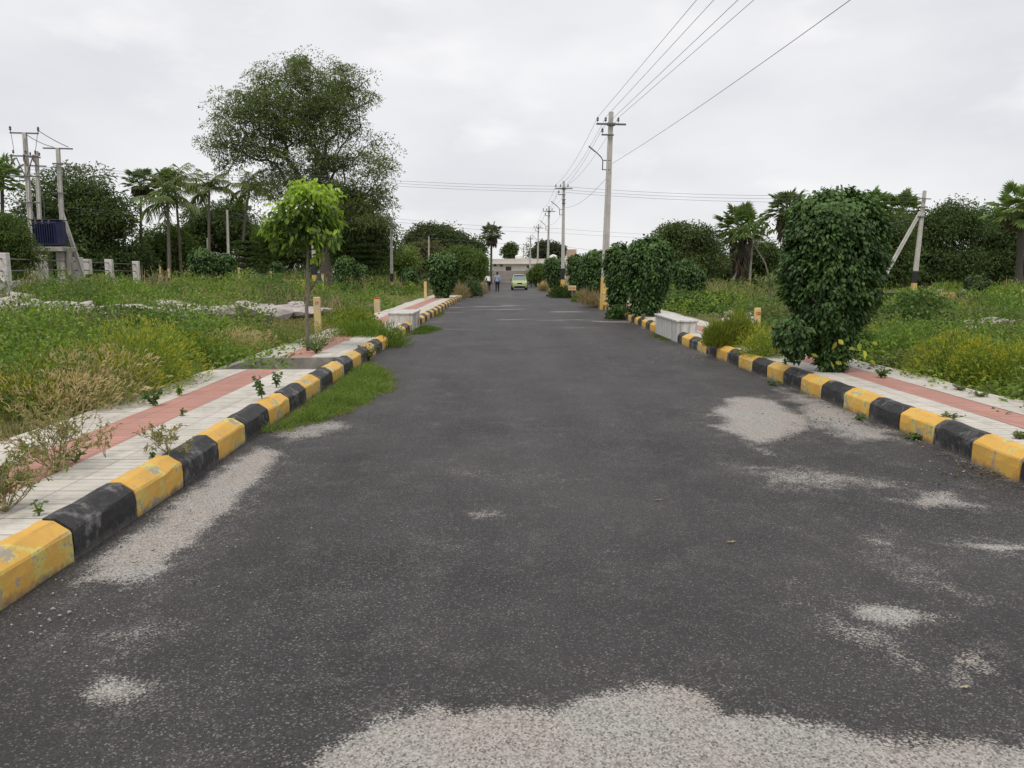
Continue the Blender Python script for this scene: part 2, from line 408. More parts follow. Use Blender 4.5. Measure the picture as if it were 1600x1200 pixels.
c = G.mix(1.0, c, G.ramp(G.noise(v, 18, 5, .7), [(.3, .6), (.7, 1.35)]), 'MULTIPLY')
G.base(c); G.bump(G.noise(v, 14, 5, .7), .8, .05)
tag(mb.build('ground', G.m, smooth=True), kind='structure')

# ---------------------------------------------------------------- pavements: white tiles, a red band, white tiles
PZ = .215
T = Mat('pavement_tiles', .8, spec=.25); v = T.coord('Object')
sx = T.n('ShaderNodeSeparateXYZ'); T.l(v, sx.inputs[0])
def wave(freq, wd, axis):
    t = T.math('FRACT', T.math('MULTIPLY', sx.outputs[axis], freq)); return T.math('LESS_THAN', T.math('ABSOLUTE', T.math('SUBTRACT', t, .5)), wd)
gr = wave(11.0, .045, 1); gj = wave(3.667, .022, 1); gx_ = wave(3.3, .014, 0)
joint = T.math('MAXIMUM', T.math('MULTIPLY', gr, .5), T.math('MAXIMUM', gj, T.math('MULTIPLY', gx_, .8)))
nA = T.noise(v, 1.6, 6, .65); nB = T.noise(v, 7, 6, .7)
rows = T.n('ShaderNodeTexWhiteNoise', noise_dimensions='2D')
fl = T.n('ShaderNodeVectorMath', operation='FLOOR'); mpn = T.n('ShaderNodeMapping'); mpn.inputs['Scale'].default_value = (3.3, 3.667, 1); mpn.inputs['Location'].default_value = (.5, .5, 0)
T.l(v, mpn.inputs[0]); T.l(mpn.outputs[0], fl.inputs[0]); T.l(fl.outputs[0], rows.inputs['Vector'])
c = T.mix(1.0, T.attr(), T.ramp(nA, [(.3, (.84, .83, .80)), (.7, (1.05, 1.04, 1.02))]), 'MULTIPLY')
c = T.mix(1.0, c, T.ramp(rows.outputs[0], [(0, .90), (1, 1.04)]), 'MULTIPLY')
c = T.mix(T.ramp(nB, [(.50, 0.0), (.72, .62)]), c, (.26, .235, .20))
c = T.mix(T.math('MULTIPLY', joint, .72), c, (.12, .105, .09))
T.base(c); T.bump(T.math('SUBTRACT', T.math('MULTIPLY', T.noise(v, 45, 4), .4), joint), .55, .006)
WHITE, RED = (.58, .555, .515), (.47, .245, .205)
def pavement(side, y0, y1, holes=()):
    mb = MB(); ed = edgeL if side < 0 else edgeR
    offs = [.17, .69, .70, 1.17, 1.18, 1.70] if side < 0 else [.17, .63, .64, 1.05, 1.06, 1.58]
    cols = [WHITE, WHITE, RED, RED, WHITE, WHITE]
    rowsY = np.arange(y0, y1 + .01, .25)
    for k in (0, 2, 4):
        V = []; C = []
        for y in rowsY:
            x0 = ed(y) + side*(offs[k] + .0); x1 = ed(y) + side*offs[k+1]
            if k != 4: x1 = ed(y) + side*offs[k+2 if k+2 < 6 else k+1]
            if k == 4: x1 += side * (float(fnoise(y*.9, 3+side)) - .5) * .16
            z = PZ + float(dip(y)) + .012*(float(fnoise(y*.5, k*3.1+side*9))-.5)
            V += [[x0, y, z], [x1, y, z], [x1, y, z-.09]]
        Fs = []
        for i in range(len(rowsY)-1):
            if any(a <= rowsY[i] + .12 < b for a, b in holes): continue
            a = i*3; q = [a, a+1, a+4, a+3]; Fs.append(q if side > 0 else q[::-1])
            if k == 4: q = [a+1, a+2, a+5, a+4]; Fs.append(q if side > 0 else q[::-1])
        mb.addp(V, Fs, cols[k])
    o = mb.build('pavement', T.m); tag(o, kind='structure'); return o
pavement(-1, -6, PAVE_END_L, [(10.75, 12.25)]); pavement(1, -6, PAVE_END_R)
# the sunken tree pit in the left pavement
t = empty('tree_pit', (-3.35, 11.5, 0), 0, 'empty sunken concrete tree pit across the left pavement', 'tree pit')
mb = MB(); zz = PZ + .012
for c_, s_ in (((-.72, 0, PZ/2), (.10, 1.5, PZ+.02)), ((.05, .71, PZ/2), (1.44, .08, PZ+.02)), ((.05, -.71, PZ/2 - .004), (1.44, .08, PZ+.01))): mb.box(c_, s_, ch=.008)
M_pit = plain('rough_concrete', (.30, .285, .26), .92, .18, 5, bump=.4, dirt=(.16, .15, .13))
mb.build('frame', M_pit, t)
mb = MB(); mb.box((.05, 0, .0), (1.40, 1.34, .05), ch=.004); mb.build('soil', plain('pit_soil', (.20, .18, .14), .95, .2, 9, bump=.5), t)

# ---------------------------------------------------------------- kerb stones
def kerb_mesh(L, side, mat, seed):
    r = np.random.default_rng(seed)
    # profile, x measured away from the road
    pr = np.array([[0, -.04], [.000, .10], [.004, .165], [.012, .180], [.088, .232], [.104, .238], [.172, .238], [.174, -.04]])
    c = pr.mean(0); ts = [0, .010, L*.2, L*.4, L*.6, L*.8, L-.010, L]
    V = []
    for i, t_ in enumerate(ts):
        q = pr.copy()
        if i in (0, len(ts)-1): q = c + (q-c)*np.array([.955, .965])
        q = q + r.normal(0, .0026, q.shape)
        for x, z in q: V.append([side*x, t_ - L/2, z])
    n = len(pr); Fs = []
    for i in range(len(ts)-1):
        for j in range(n-1):
            q = [i*n+j, i*n+j+1, (i+1)*n+j+1, (i+1)*n+j]; Fs.append(q if side < 0 else q[::-1])
    Fs.append([j for j in range(n)] if side > 0 else [j for j in range(n)][::-1]); Fs.append([(len(ts)-1)*n+j for j in range(n)][::-1] if side > 0 else [(len(ts)-1)*n+j for j in range(n)])
    mb = MB(); mb.addp(V, Fs); return mb.mesh('kerb_stone', mat)
ORD = 'first second third fourth fifth sixth seventh eighth ninth tenth eleventh twelfth thirteenth fourteenth fifteenth sixteenth seventeenth eighteenth'.split()
def kerb_run(side, y0, y1, L, first_yellow, skip, word, start_vis, landmark, lm_y):
    ed = edgeL if side < 0 else edgeR
    meshes = {(c_, k): kerb_mesh(L-.012, side, M_ky if c_ else M_kb, 10*k+c_) for c_ in (0, 1) for k in range(4)}
    y = y0; i = 0; cnt = {0: 0, 1: 0}
    while y < y1:
        yel = int((i % 2 == 0) == first_yellow); ym = y + L/2
        if not any(a < ym < b for a, b in skip):
            o = bpy.data.objects.new('kerb_stone', meshes[(yel, i % 4 if i % 4 < 4 else 0)]); COL.objects.link(o)
            x = float(ed(ym)); sl_ = math.atan2(float(ed(y+L) - ed(y)), L)
            slope = math.atan2(float(dip(y+L) - dip(y)), L)
            o.location = (x + random.uniform(-.006, .006), ym, float(dip(ym)) + random.uniform(-.006, .006))
            o.rotation_euler = (slope + random.uniform(-.006, .006), 0, -sl_ + random.uniform(-.008, .008))
            cn = 'yellow' if yel else 'black'; tag(o, cat='kerb stone', group='%s kerb stones along the %s pavement' % (cn, word))
            if ym > start_vis and ym < lm_y:
                o['label'] = '%s painted kerb stone on the %s, %s %s one counting away from the camera' % (cn, word, ORD[cnt[yel]], cn); cnt[yel] += 1
            elif ym <= start_vis: o['label'] = '%s kerb stone on the %s, behind the first one in view' % (cn, word)
            else: o['label'] = 'distant %s kerb stone on the %s beyond the %s' % (cn, word, landmark)
        y += L; i += 1
kerb_run(-1, 1.90, 46, .745, True, [(20.2, 21.9)], 'left', 3.4, 'pale concrete box', 20.3)
kerb_run(1, 1.88, 45, .635, True, [(16.9, 19.5)], 'right', 5.0, 'pale concrete box', 17)

# ---------------------------------------------------------------- foliage tools
def unit(a): return a / (np.linalg.norm(a, axis=-1, keepdims=True) + 1e-9)
def leaves(mb, Pp, Dd, L, Wd, col, shape='kite', droop=.25, up=None, fold=.18, mi=0):
    n = len(Pp); Dd = unit(np.asarray(Dd, float)); L = np.broadcast_to(L, (n,))[:, None]; Wd = np.broadcast_to(Wd, (n,))[:, None]
    up = rng.normal(size=(n, 3)) if up is None else up + rng.normal(0, .35, (n, 3))
    S = unit(np.cross(Dd, up)); U = np.cross(S, Dd)
    dr = np.zeros((n, 3)); dr[:, 2] = -1; dr = dr*L*droop
    if shape == 'kite':
        V = np.stack([Pp, Pp + Dd*L*.45 + S*Wd*.5 + U*Wd*fold, Pp + Dd*L + dr, Pp + Dd*L*.45 - S*Wd*.5 + U*Wd*fold], 1)
        Fs = np.arange(n)[:, None]*4 + np.array([0, 1, 2, 3])
    elif shape == 'leaf':
        m1 = Pp + Dd*L*.33 + dr*.12; m2 = Pp + Dd*L*.68 + dr*.45
        V = np.stack([Pp, m1 + S*Wd*.5 + U*Wd*fold, m1, m1 - S*Wd*.5 + U*Wd*fold, m2 + S*Wd*.40 + U*Wd*fold, m2, m2 - S*Wd*.40 + U*Wd*fold, Pp + Dd*L + dr], 1)
        b = np.arange(n)[:, None]*8
        c = np.asarray(col, float); c = np.tile(c, (n, 1)) if c.ndim == 1 else c
        mb.add(V.reshape(-1, 3), b + np.array([1, 2, 5, 4]), np.repeat(c, 8, 0), mi)
        k = mb.n - n*8
        mb.Fc[-1] = mb.Fc[-1]
        for q in ([2, 3, 6, 5],): mb.Fc.append(b + np.array(q) + k); mb.M.append(np.full(n, mi))
        for q in ([0, 2, 1], [0, 3, 2], [4, 5, 7], [5, 6, 7]): mb.Fc.append(b + np.array(q) + k); mb.M.append(np.full(n, mi))
        return
    else:   # blade
        m = Pp + Dd*L*.55 + dr*.25
        V = np.stack([Pp - S*Wd*.5, Pp + S*Wd*.5, m + S*Wd*.36, m - S*Wd*.36, Pp + Dd*L + dr], 1)
        b = np.arange(n)[:, None]*5; c = np.asarray(col, float); c = np.tile(c, (n, 1)) if c.ndim == 1 else c
        mb.add(V.reshape(-1, 3), b + np.array([0, 1, 2, 3]), np.repeat(c, 5, 0), mi); k = mb.n - n*5
        mb.Fc.append(b + np.array([3, 2, 4]) + k); mb.M.append(np.full(n, mi)); return
    c = np.asarray(col, float); c = np.tile(c, (n, 1)) if c.ndim == 1 else c
    mb.add(V.reshape(-1, 3), Fs, np.repeat(c, 4, 0), mi)
def vary(c, n, amt=.18, hue=.06):
    c = np.asarray(c, float); k = np.exp(rng.normal(0, amt, (n, 1))); h = 1 + rng.normal(0, hue, (n, 3)); return np.clip(c * k * h, 0.004, .9)
def rdir(n, z=0.): d = rng.normal(size=(n, 3)); d[:, 2] += z; return unit(d)
BARK = (.10, .085, .07)
def branch_graph(mb, root, centers, r0, col=BARK, ns=6, wig=.05, minr=.012, expo=.46, power=1.0):
    nodes = [np.array(root, float)]; par = [-1]; path = [0.]
    order = np.argsort(np.linalg.norm(centers - root, axis=1))
    for i in order:
        c = centers[i]; A_ = np.array(nodes); d = np.linalg.norm(A_ - c, axis=1)
        dz = np.maximum(0, A_[:, 2] - c[2] )
        cost = d*power + .30*np.array(path) + .5*dz
        j = int(np.argmin(cost)); nodes.append(c); par.append(j); path.append(path[j] + d[j])
    cnt = np.ones(len(nodes))
    for i in range(len(nodes)-1, 0, -1): cnt[par[i]] += cnt[i]
    rad = np.maximum(minr, r0 * (cnt/cnt[0])**expo)
    for i in range(1, len(nodes)):
        a, b = nodes[par[i]], nodes[i]; L = np.linalg.norm(b-a); ra = min(rad[par[i]], rad[i]*1.25); rb = rad[i]
        m = (a+b)/2 + rng.normal(0, wig*L, 3); m[2] += .04*L
        mb.tube([a, m, b], [ra, (ra+rb)/2, rb*.9], ns if rb > .05 else 4, col, cap=False)
def crown_centers(ells, n, bias=2.4, gap=0.):
    vol = np.array([e[3]*e[4]*e[5] for e in ells]); pick = rng.choice(len(ells), n, p=vol/vol.sum()); E = np.array([e[:6] for e in ells])[pick]
    d = rdir(n); r = rng.random(n)**(1/bias); return E[:, :3] + d*E[:, 3:]*r[:, None]
def label_seed(s): return sum(map(ord, s)) % 50
def tree(name, label, cat, base, ells, ncl, nleaf, lsz, cl_r, pal, trunk_r, group=None, fork=None, leafshape='kite', mat=None, flat=.7, dz=-.1, bark=BARK, bias=2.4, minr=.012, asp=.45, trunk_to=None, tw=1.0, gap=.22, gapf=.55):
    base = np.array(base, float); t = empty(name, base, 0, label, cat, group)
    E = [[e[0]-base[0], e[1]-base[1], e[2]-base[2], *e[3:]] for e in ells]
    C = crown_centers(E, ncl, bias)
    C = C[C[:, 2] > .25]
    if gap > 0: g_ = vnoise(C[:, 0]*gapf + 3.3 + label_seed(label), C[:, 2]*gapf + 8.1); C = C[g_ > gap]
    lo = C[:, 2].min(); hi = C[:, 2].max()
    fork = np.array(fork) - base if fork is not None else np.array([C[:, 0].mean()*.5, 0, max(.3, lo + .18*(hi-lo))])
    mb = MB(); m = fork*.5 + np.array([rng.normal(0, .04), 0, 0])*np.linalg.norm(fork)
    mb.tube([[0, 0, -.15], [0, 0, .12*fork[2]], m, fork], [trunk_r*1.35, trunk_r*1.05, trunk_r*.9, trunk_r*.8], 10, bark)
    branch_graph(mb, fork, C, trunk_r*.8, bark, minr=minr)
    mb.build('trunk', M_bark, t, smooth=True)
    mb = MB(); k = nleaf; n = len(C)*k
    r = np.repeat(cl_r*np.exp(rng.normal(0, .25, len(C))), k)[:, None]
    off = rdir(n); off[:, 2] = np.where(rng.random(n) < .62, np.abs(off[:, 2]), off[:, 2]); sh_ = (.62 + .38*rng.random((n, 1))**.6)
    Pp = np.repeat(C, k, 0) + off*sh_*r*np.array([1, 1, flat])*1.05 + rng.normal(0, .10, (n, 3))*r
    tcl = np.repeat(rng.random(len(C)), k)[:, None]; pal = np.array(pal, float)
    col = pal[0]*(1-tcl) + pal[1]*tcl; col = col*np.exp(rng.normal(0, .16, (n, 1)))
    Dd = unit(off + np.array([0, 0, dz]) + rng.normal(0, .5, (n, 3)))
    up = off + np.array([0, 0, .55])
    leaves(mb, Pp, Dd, lsz*rng.uniform(.7, 1.3, n), lsz*asp*rng.uniform(.8, 1.2, n), col, leafshape, up=up)
    mb.build('crown', mat or M_leaf, t)
    return t
def ell_px(lst, Y, depth=.8, dy=0):
    out = []
    for (cx, cy, rx, ry) in lst:
        c = D(cx, cy, Y); k = Y/F
        out.append([c.x, Y+dy, c.z, rx*k, max(rx, ry)*k*depth, ry*k])
    return out
def base_at(px, Y): x = D(px, 430, Y).x; return (x, Y, gzf(x, Y))

DG = [(.062, .098, .034), (.118, .168, .056)]        # dark evergreen
MG = [(.080, .130, .032), (.140, .205, .050)]
LG = [(.11, .17, .04), (.19, .27, .06)]
# the big open tree
tree('tree', 'tall spreading open-crowned tree with visible limbs behind the small bright sapling', 'tree', base_at(513, 52),
     ell_px([(478, 165, 92, 68), (392, 195, 60, 62), (545, 150, 42, 42), (580, 262, 46, 55), (480, 255, 70, 40), (430, 290, 50, 40), (480, 108, 18, 26), (350, 235, 30, 35), (520, 300, 60, 50), (612, 225, 16, 22), (575, 330, 40, 40)], 52),
     800, 92, .19, .56, [(.105, .145, .052), (.180, .235, .085)], .34, fork=D(500, 318, 52), flat=.60, bias=2.8, minr=.026, asp=.34, gap=.17, gapf=.8)
def pp(px, py, z=PZ): p = P(px, py, z); return (p.x, p.y, z + float(dip(p.y)) - .0)
# ---------------------------------------------------------------- weeds of the open plots (nobody could count them)
DRY = [(.27, .21, .12), (.36, .29, .18)]
YG = [(.15, .225, .042), (.24, .32, .06)]
OL = [(.15, .20, .055), (.25, .30, .095)]
GR = [(.12, .20, .045), (.20, .30, .07)]
DK = [(.07, .125, .034), (.12, .19, .05)]
def field(side, nt_, name, label):
    mb = MB()
    y = 1/(1/92 + rng.random(nt_)*(1/2.6 - 1/92)); lat = rng.uniform(.02, .95, nt_)*y
    x = -lat if side < 0 else lat
    jig = .16*(vnoise(y*1.4, x*0 + 5 + side) - .5)
    ok = (x < -4.30 + jig) if side < 0 else (x > 5.62 + jig)
    x, y = x[ok], y[ok]
    z = gz(x, y); h0 = fnoise(x*.16 + 31, y*.16 + 11, 3); h1 = fnoise(x*.5, y*.5+70, 2)
    H = (.16 + .85*sm(.34, .66, h0)*(.5+h1)) * (.75 + .010*np.minimum(y, 45))
    if side > 0: H *= .72
    H = H*(.30 + .85*sm(.34, .55, fnoise(x*.42+60, y*.42+13, 3))); dzone = fnoise(x*.17+21, y*.2+44, 2)
    edge = sm(0, 1.6, (-4.2-x) if side < 0 else (x-5.5)); H = H*(.35+.65*edge)
    # rubble strips stay low
    bandL = np.exp(-((y-21.2)/3.0)**2) if side < 0 else np.exp(-((y-23.5)/1.1)**2)*(x > 9)
    H = H*(1-.82*bandL)
    typ = .46 + (fnoise(x*.28 + 50, y*.33 + 20, 3)-.46)*1.25 - .10*(dzone > .60) + rng.normal(0, .045, len(x)); t2 = fnoise(x*.6+7, y*.6+90, 2)
    for kind, sel in (('yg', (typ > .555)), ('gr', (typ <= .555) & (typ > .46)), ('ol', (typ <= .46) & (typ > .37)), ('dk', typ <= .37)):
        if not sel.any(): continue
        pal = np.array({'yg': YG, 'gr': GR, 'ol': OL, 'dk': DK}[kind]); X, Y, Z, Hh = x[sel], y[sel], z[sel], H[sel]
        k = 34; n = len(X)*k
        rad = np.repeat(.16 + .0075*Y + .18*Hh, k); hh = np.repeat(Hh, k); yy = np.repeat(Y, k)
        q = rdir(n); q[:, 2] = abs(q[:, 2]); rr = rng.random(n)**.45
        Pp = np.stack([np.repeat(X, k) + q[:, 0]*rad*rr, np.repeat(Y, k) + q[:, 1]*rad*rr, np.repeat(Z, k) + q[:, 2]*hh*rr], 1)
        if kind in ('dk',): L = .035 + .0024*yy; W_ = L*.62; sh = 'kite'
        elif kind == 'gr': L = .055 + .0030*yy; W_ = L*.30; sh = 'kite'
        else: L = .075 + .0034*yy; W_ = .006 + .00085*yy; sh = 'kite'
        tcl = np.repeat(rng.random(len(X)), k)[:, None]; col = pal[0]*(1-tcl) + pal[1]*tcl
        col = col*np.exp(rng.normal(0, .22, (n, 1)))
        far_ = sm(18, 60, yy)[:, None]; col = col*(1-far_*.55) + np.array([.21, .27, .095])*far_*.55*np.exp(rng.normal(0, .22, (n, 1)))
        Dd = q*np.array([1, 1, .6]) + rng.normal(0, .45, (n, 3)) + np.array([0, 0, .75])
        leaves(mb, Pp, Dd, L*rng.uniform(.6, 1.4, n), W_, col, sh, droop=.15, up=q + [0, 0, .5])
    # rounded mounds of broader-leaved plants
    nm_ = 420; ym = 1/(1/80 + rng.random(nm_)*(1/7.5 - 1/80)); xm = rng.uniform(.05, .92, nm_)*ym*(-1 if side < 0 else 1); ok = ((xm < -4.75) if side < 0 else (xm > 6.1)); ok &= ~((np.abs(ym-22) < 2.6) & (side < 0)); xm, ym = xm[ok], ym[ok]
    for X_, Y_ in zip(xm, ym):
        R_ = (rng.uniform(.35, .95) if rng.random() < .8 else rng.uniform(1., 1.5))*(1+Y_*.012); Hm = rng.uniform(.30, .95)*(.8 if side > 0 else 1.05)*(.9+.006*Y_); n = int(rng.uniform(260, 420)*max(.6, min(2.5, R_*R_*1.6))); pal = np.array([[(.085, .145, .04), (.15, .24, .065)], [(.13, .21, .04), (.22, .32, .06)], [(.17, .25, .05), (.25, .33, .07)], [(.13, .15, .06), (.20, .22, .09)]][rng.choice(4, p=[.26, .34, .16, .24])])
        q = rdir(n); q[:, 2] = abs(q[:, 2]); lump = 1 + .22*np.sin(q[:, 0]*5+X_)*np.cos(q[:, 1]*6+Y_) ; rr = (1-.45*rng.random(n)**2)*lump
        Pp = np.array([X_, Y_, gzf(X_, Y_)]) + q*rr[:, None]*np.array([R_, R_, Hm]); L = .045 + .0030*Y_; col = pal[0] + (pal[1]-pal[0])*rng.random((n, 1)); col = col*np.exp(rng.normal(0, .15, (n, 1)))
        leaves(mb, Pp, q + rng.normal(0, .5, (n, 3)) + [0, 0, .2], L*rng.uniform(.7, 1.4, n), L*.5, col, 'kite', droop=.3, up=q + [0, 0, .5])
    # dry stalks and seed heads
    sel = ((t2 > .56) & (rng.random(len(x)) < .30)) | ((dzone > .60) & (rng.random(len(x)) < .75)); X, Y, Z, Hh = x[sel], y[sel], z[sel], H[sel]; k = 11; n = len(X)*k
    yy = np.repeat(Y, k); Pp = np.stack([np.repeat(X, k) + rng.normal(0, .14, n), yy + rng.normal(0, .14, n), np.repeat(Z, k) + np.repeat(Hh, k)*rng.uniform(0, .5, n)], 1)
    c = np.array(DRY); tt = rng.random((n, 1)); col = c[0]*(1-tt) + c[1]*tt
    leaves(mb, Pp, rng.normal(0, .30, (n, 3)) + np.array([0, 0, 1]), np.repeat(.18 + .55*Hh, k)*rng.uniform(.5, 1.1, n), .006 + .0008*yy, col, 'blade', droop=.12)
    o = mb.build(name, M_weed); tag(o, label, 'weeds', kind='stuff'); return o
field(-1, 11000, 'weeds', 'rank mixed weeds and grasses covering the open plots left of the road')
field(1, 9000, 'weeds', 'low green weeds and grasses covering the open plots right of the road')

# ---------------------------------------------------------------- single bushes and plants
def bush(name, label, cat, loc, rx, ry, h, n, L, asp, pal, shape='kite', stems=10, mat=None, group=None, up=.6, droop=.2, dome=.45, low=0.0, tips=None, stemcol=(.12, .12, .05), lobes=5):
    t = empty(name, loc, 0, label, cat, group)
    lob = rng.normal(0, .45, (lobes, 3))*np.array([rx, ry, 0]) + np.array([0, 0, 0]); lr = rng.uniform(.45, .85, lobes); lh = rng.uniform(.6, 1, lobes); lh[0] = 1; lob[0] *= .2
    pk = rng.integers(0, lobes, n); q = rdir(n); q[:, 2] = abs(q[:, 2]); rr = rng.random(n)**dome
    Pp = lob[pk] + q*np.stack([rx*lr[pk], ry*lr[pk], h*lh[pk]*np.ones(n)*(1-low)], 1)*rr[:, None]; Pp[:, 2] += low*h
    mb = MB()
    for i in range(stems):
        j = rng.integers(0, n); e_ = Pp[j]*np.array([.8, .8, .92]); b = np.array([e_[0]*.25, e_[1]*.25, -.05]); m = (b+e_)/2 + rng.normal(0, .04, 3)
        mb.tube([b, m, e_], [.009, .006, .003], 4, stemcol, cap=False)
    mb.build('stem', M_bark, t)
    mb = MB(); pal = np.array(pal); tc_ = np.clip(rng.normal(.45, .3, (n, 1)), 0, 1); col = pal[0]*(1-tc_) + pal[1]*tc_; col = col*np.exp(rng.normal(0, .16, (n, 1)))
    if tips is not None: k = (rr > .80) & (rng.random(n) < .6); col[k] = np.array(tips)*np.exp(rng.normal(0, .15, (k.sum(), 1)))
    Dd = q + np.array([0, 0, up]) + rng.normal(0, .45, (n, 3))
    leaves(mb, Pp, Dd, L*rng.uniform(.6, 1.3, n), L*asp, col, shape, droop=droop, up=q + [0, 0, .5])
    mb.build('foliage', mat or M_weed, t); return t
def gp(px, py): p = P(px, py, 0); z = gzf(p.x, p.y); p = P(px, py, z); return (p.x, p.y, gzf(p.x, p.y))
YT = (.38, .36, .035)
feather = dict(L=.062, asp=.20, shape='kite', stems=14, droop=.15, up=.35)
for px, py, rx, ry, h, n, pal, tips, lab in (
    (228, 622, .95, .95, 1.0, 19000, YG, YT, 'large feathery yellow-green weed bush beside the nearest left pavement'),
    (300, 574, .50, .6, .58, 6500, YG, YT, 'feathery yellow-tipped weed bush beside the empty tree pit'),
    (60, 655, .7, .7, .60, 8000, [(.12, .16, .03), (.20, .24, .045)], YT, 'feathery green weed bush at the left margin of the photo'),
    (150, 645, .55, .55, .55, 6500, OL, DRY[1], 'olive weed bush between the two feathery bushes on the left'),
    (440, 545, .9, .8, .62, 6500, OL, (.30, .22, .12), 'brownish olive weed bush left of the bright sapling'),
    (1485, 594, .85, .7, .74, 15000, GR, YT, 'green feathery weed bush touching the right pavement edge, near the right margin'),
    (1585, 612, .8, .65, .70, 13000, YG, (.38, .36, .03), 'bright yellow-green weed bush at the right margin of the photo'),
    (1400, 563, .85, .65, .66, 10000, GR, None, 'fresh green weed bush behind the right pavement, right of the tall clipped shrub'),
    (1200, 553, .5, .5, .50, 4000, YG, YT, 'yellow-green weed bush left of the tall clipped shrub')):
    bush('weed_bush', lab, 'bush', gp(px, py) if px != 1200 else pp(1208, 556), rx, ry, h, n, pal=pal, tips=tips, **feather)
for px, py, rx, h, n, pal, lab in (
    (1100, 531, .52, .66, 8000, [(.15, .19, .03), (.26, .30, .05)], 'upright clump of light green grass behind the right concrete box'),
    (555, 545, 1.15, .62, 9000, [(.10, .17, .025), (.17, .25, .04)], 'bright green leafy weed clump spilling on the left pavement behind the sapling')):
    bush('grass_clump', lab, 'grass clump', gp(px, py) if px != 1100 else pp(1150, 541), rx, rx*.8, h, n, .17, .07, pal, 'blade', 8, up=1.6, droop=.3)
bush('weed_bush', 'bushy lime-green weed next to the left concrete box', 'bush', (-3.75, 18.6, .1), .85, .9, .70, 7000, .075, .4, [(.10, .15, .025), (.20, .25, .035)], 'kite', 12, tips=(.24, .28, .04))
for px, py, rx, h, n, lab in (
    (1095, 487, 1.5, .72, 6500, 'broad green creeper mound right of the paired clipped shrubs'),
    (1440, 520, 1.8, 1.05, 11000, 'broad dark green creeper mound in the right plot, in front of the leaning pole'),
    (1330, 560, .8, .5, 3200, 'dark green creeper mound directly behind the tall clipped shrub'),
    (200, 512, 1.8, .55, 5500, 'low green creeper mound over the stone row on the left')):
    bush('creeper_mound', lab, 'bush', gp(px, py), rx, rx*.7, h, n, .10, .75, DK if py > 500 and px > 300 else [(.05, .10, .03), (.09, .17, .05)], 'leaf', 14, M_leaf, up=.5, droop=.3, dome=.35)
for px, py, h, lab in ((140, 640, .85, 'tall tan dry grass tuft leaning over the left pavement edge'), (25, 640, .6, 'tan dry grass tuft at the left margin of the photo'),
                       (372, 560, .62, 'tan dry grass tuft behind the empty tree pit'), (105, 660, .62, 'short tan dry grass tuft nearest the left pavement')):
    t = empty('dry_grass', gp(px, py), 0, lab, 'grass tuft'); mb = MB(); n = 260
    b = rng.normal(0, .17, (n, 3)); b[:, 2] = 0; k = rng.random(n); lean = b*1.6 + np.array([.22, 0, 0]) + rng.normal(0, .16, (n, 3)); lean[:, 2] = 1
    L = h*rng.uniform(.4, 1, n); c = np.array(DRY); tt = rng.random((n, 1)); col = (c[0]*(1-tt)+c[1]*tt)*1.45
    leaves(mb, b, lean, L, .010, col, 'blade', droop=.3)
    e_ = b + unit(lean)*(L*.8)[:, None]; m_ = np.repeat(np.arange(n), 4); leaves(mb, e_[m_] + rng.normal(0, .02, (4*n, 3)), lean[m_] + rng.normal(0, .35, (4*n, 3)), 0.10, .014, col[m_]*1.1, 'kite', droop=.3)
    mb.build('stalks', M_weed, t)
# lush grass on the asphalt against the left kerb
def grass_patch(poly, n, hgt, pal, name, label, dens=None):
    pl = np.array(poly); lo, hi = pl.min(0), pl.max(0); q = rng.uniform(lo, hi, (n*3, 2)); s_ = sdist(q[:, 0], q[:, 1], pl) + (fnoise(q[:, 0]*5, q[:, 1]*5)-.5)*.34 + rng.normal(0, .03, len(q))
    q = q[s_ < 0][:n]; s_ = s_[s_ < 0][:n]; n = len(q)
    hh = (hgt*sm(0, .30, -s_)*.9 + hgt*.25)*(.45+1.1*fnoise(q[:, 0]*4+3, q[:, 1]*4, 2)); mb = MB(); pal = np.array(pal); tt = np.clip(rng.normal(.5, .3, (n, 1)) + (fnoise(q[:, 0]*2, q[:, 1]*2)[:, None]-.5), 0, 1)
    col = pal[0]*(1-tt) + pal[1]*tt; e_ = sm(.12, 0, -s_)[:, None]*.8; col = col*(1-e_) + np.array([.24, .22, .09])*e_
    Pp = np.stack([q[:, 0], q[:, 1], dip(q[:, 1]) + .0], 1); lean = rng.normal(0, .55, (n, 3)); lean[:, 2] = 1
    leaves(mb, Pp, lean, hh*rng.uniform(.6, 1.4, n), .0045 + .0002*q[:, 1], col, 'blade', droop=.35)
    return tag(mb.build(name, M_weed), label, 'grass', kind='stuff')
grass_patch([(-2.46, 7.5), (-2.2, 7.6), (-1.95, 8.1), (-1.74, 8.9), (-1.56, 9.7), (-1.50, 10.4), (-1.66, 11.2), (-1.95, 12.2), (-2.3, 13.2), (-2.48, 13.4)], 15000, .17, [(.12, .19, .036), (.21, .29, .06)], 'grass', 'lush bright green grass growing on the asphalt against the left kerb')
grass_patch([(-2.47, 18.8), (-2.0, 19.2), (-1.7, 20.6), (-2.0, 21.5), (-2.47, 22)], 3500, .14, [(.07, .13, .02), (.13, .20, .04)], 'grass', 'ragged grass at the foot of the left concrete box')
grass_patch([(3.72, 17.0), (3.45, 17.6), (3.55, 19.2), (3.74, 19.5)], 1300, .09, [(.06, .11, .025), (.12, .16, .05)], 'grass', 'sparse grass at the foot of the right concrete box')
grass_patch([(-2.50, 25.5), (-2.3, 26), (-2.25, 28), (-2.5, 29)], 900, .14, [(.07, .13, .02), (.13, .20, .04)], 'grass', 'thin grass against the left kerb beyond the concrete box')
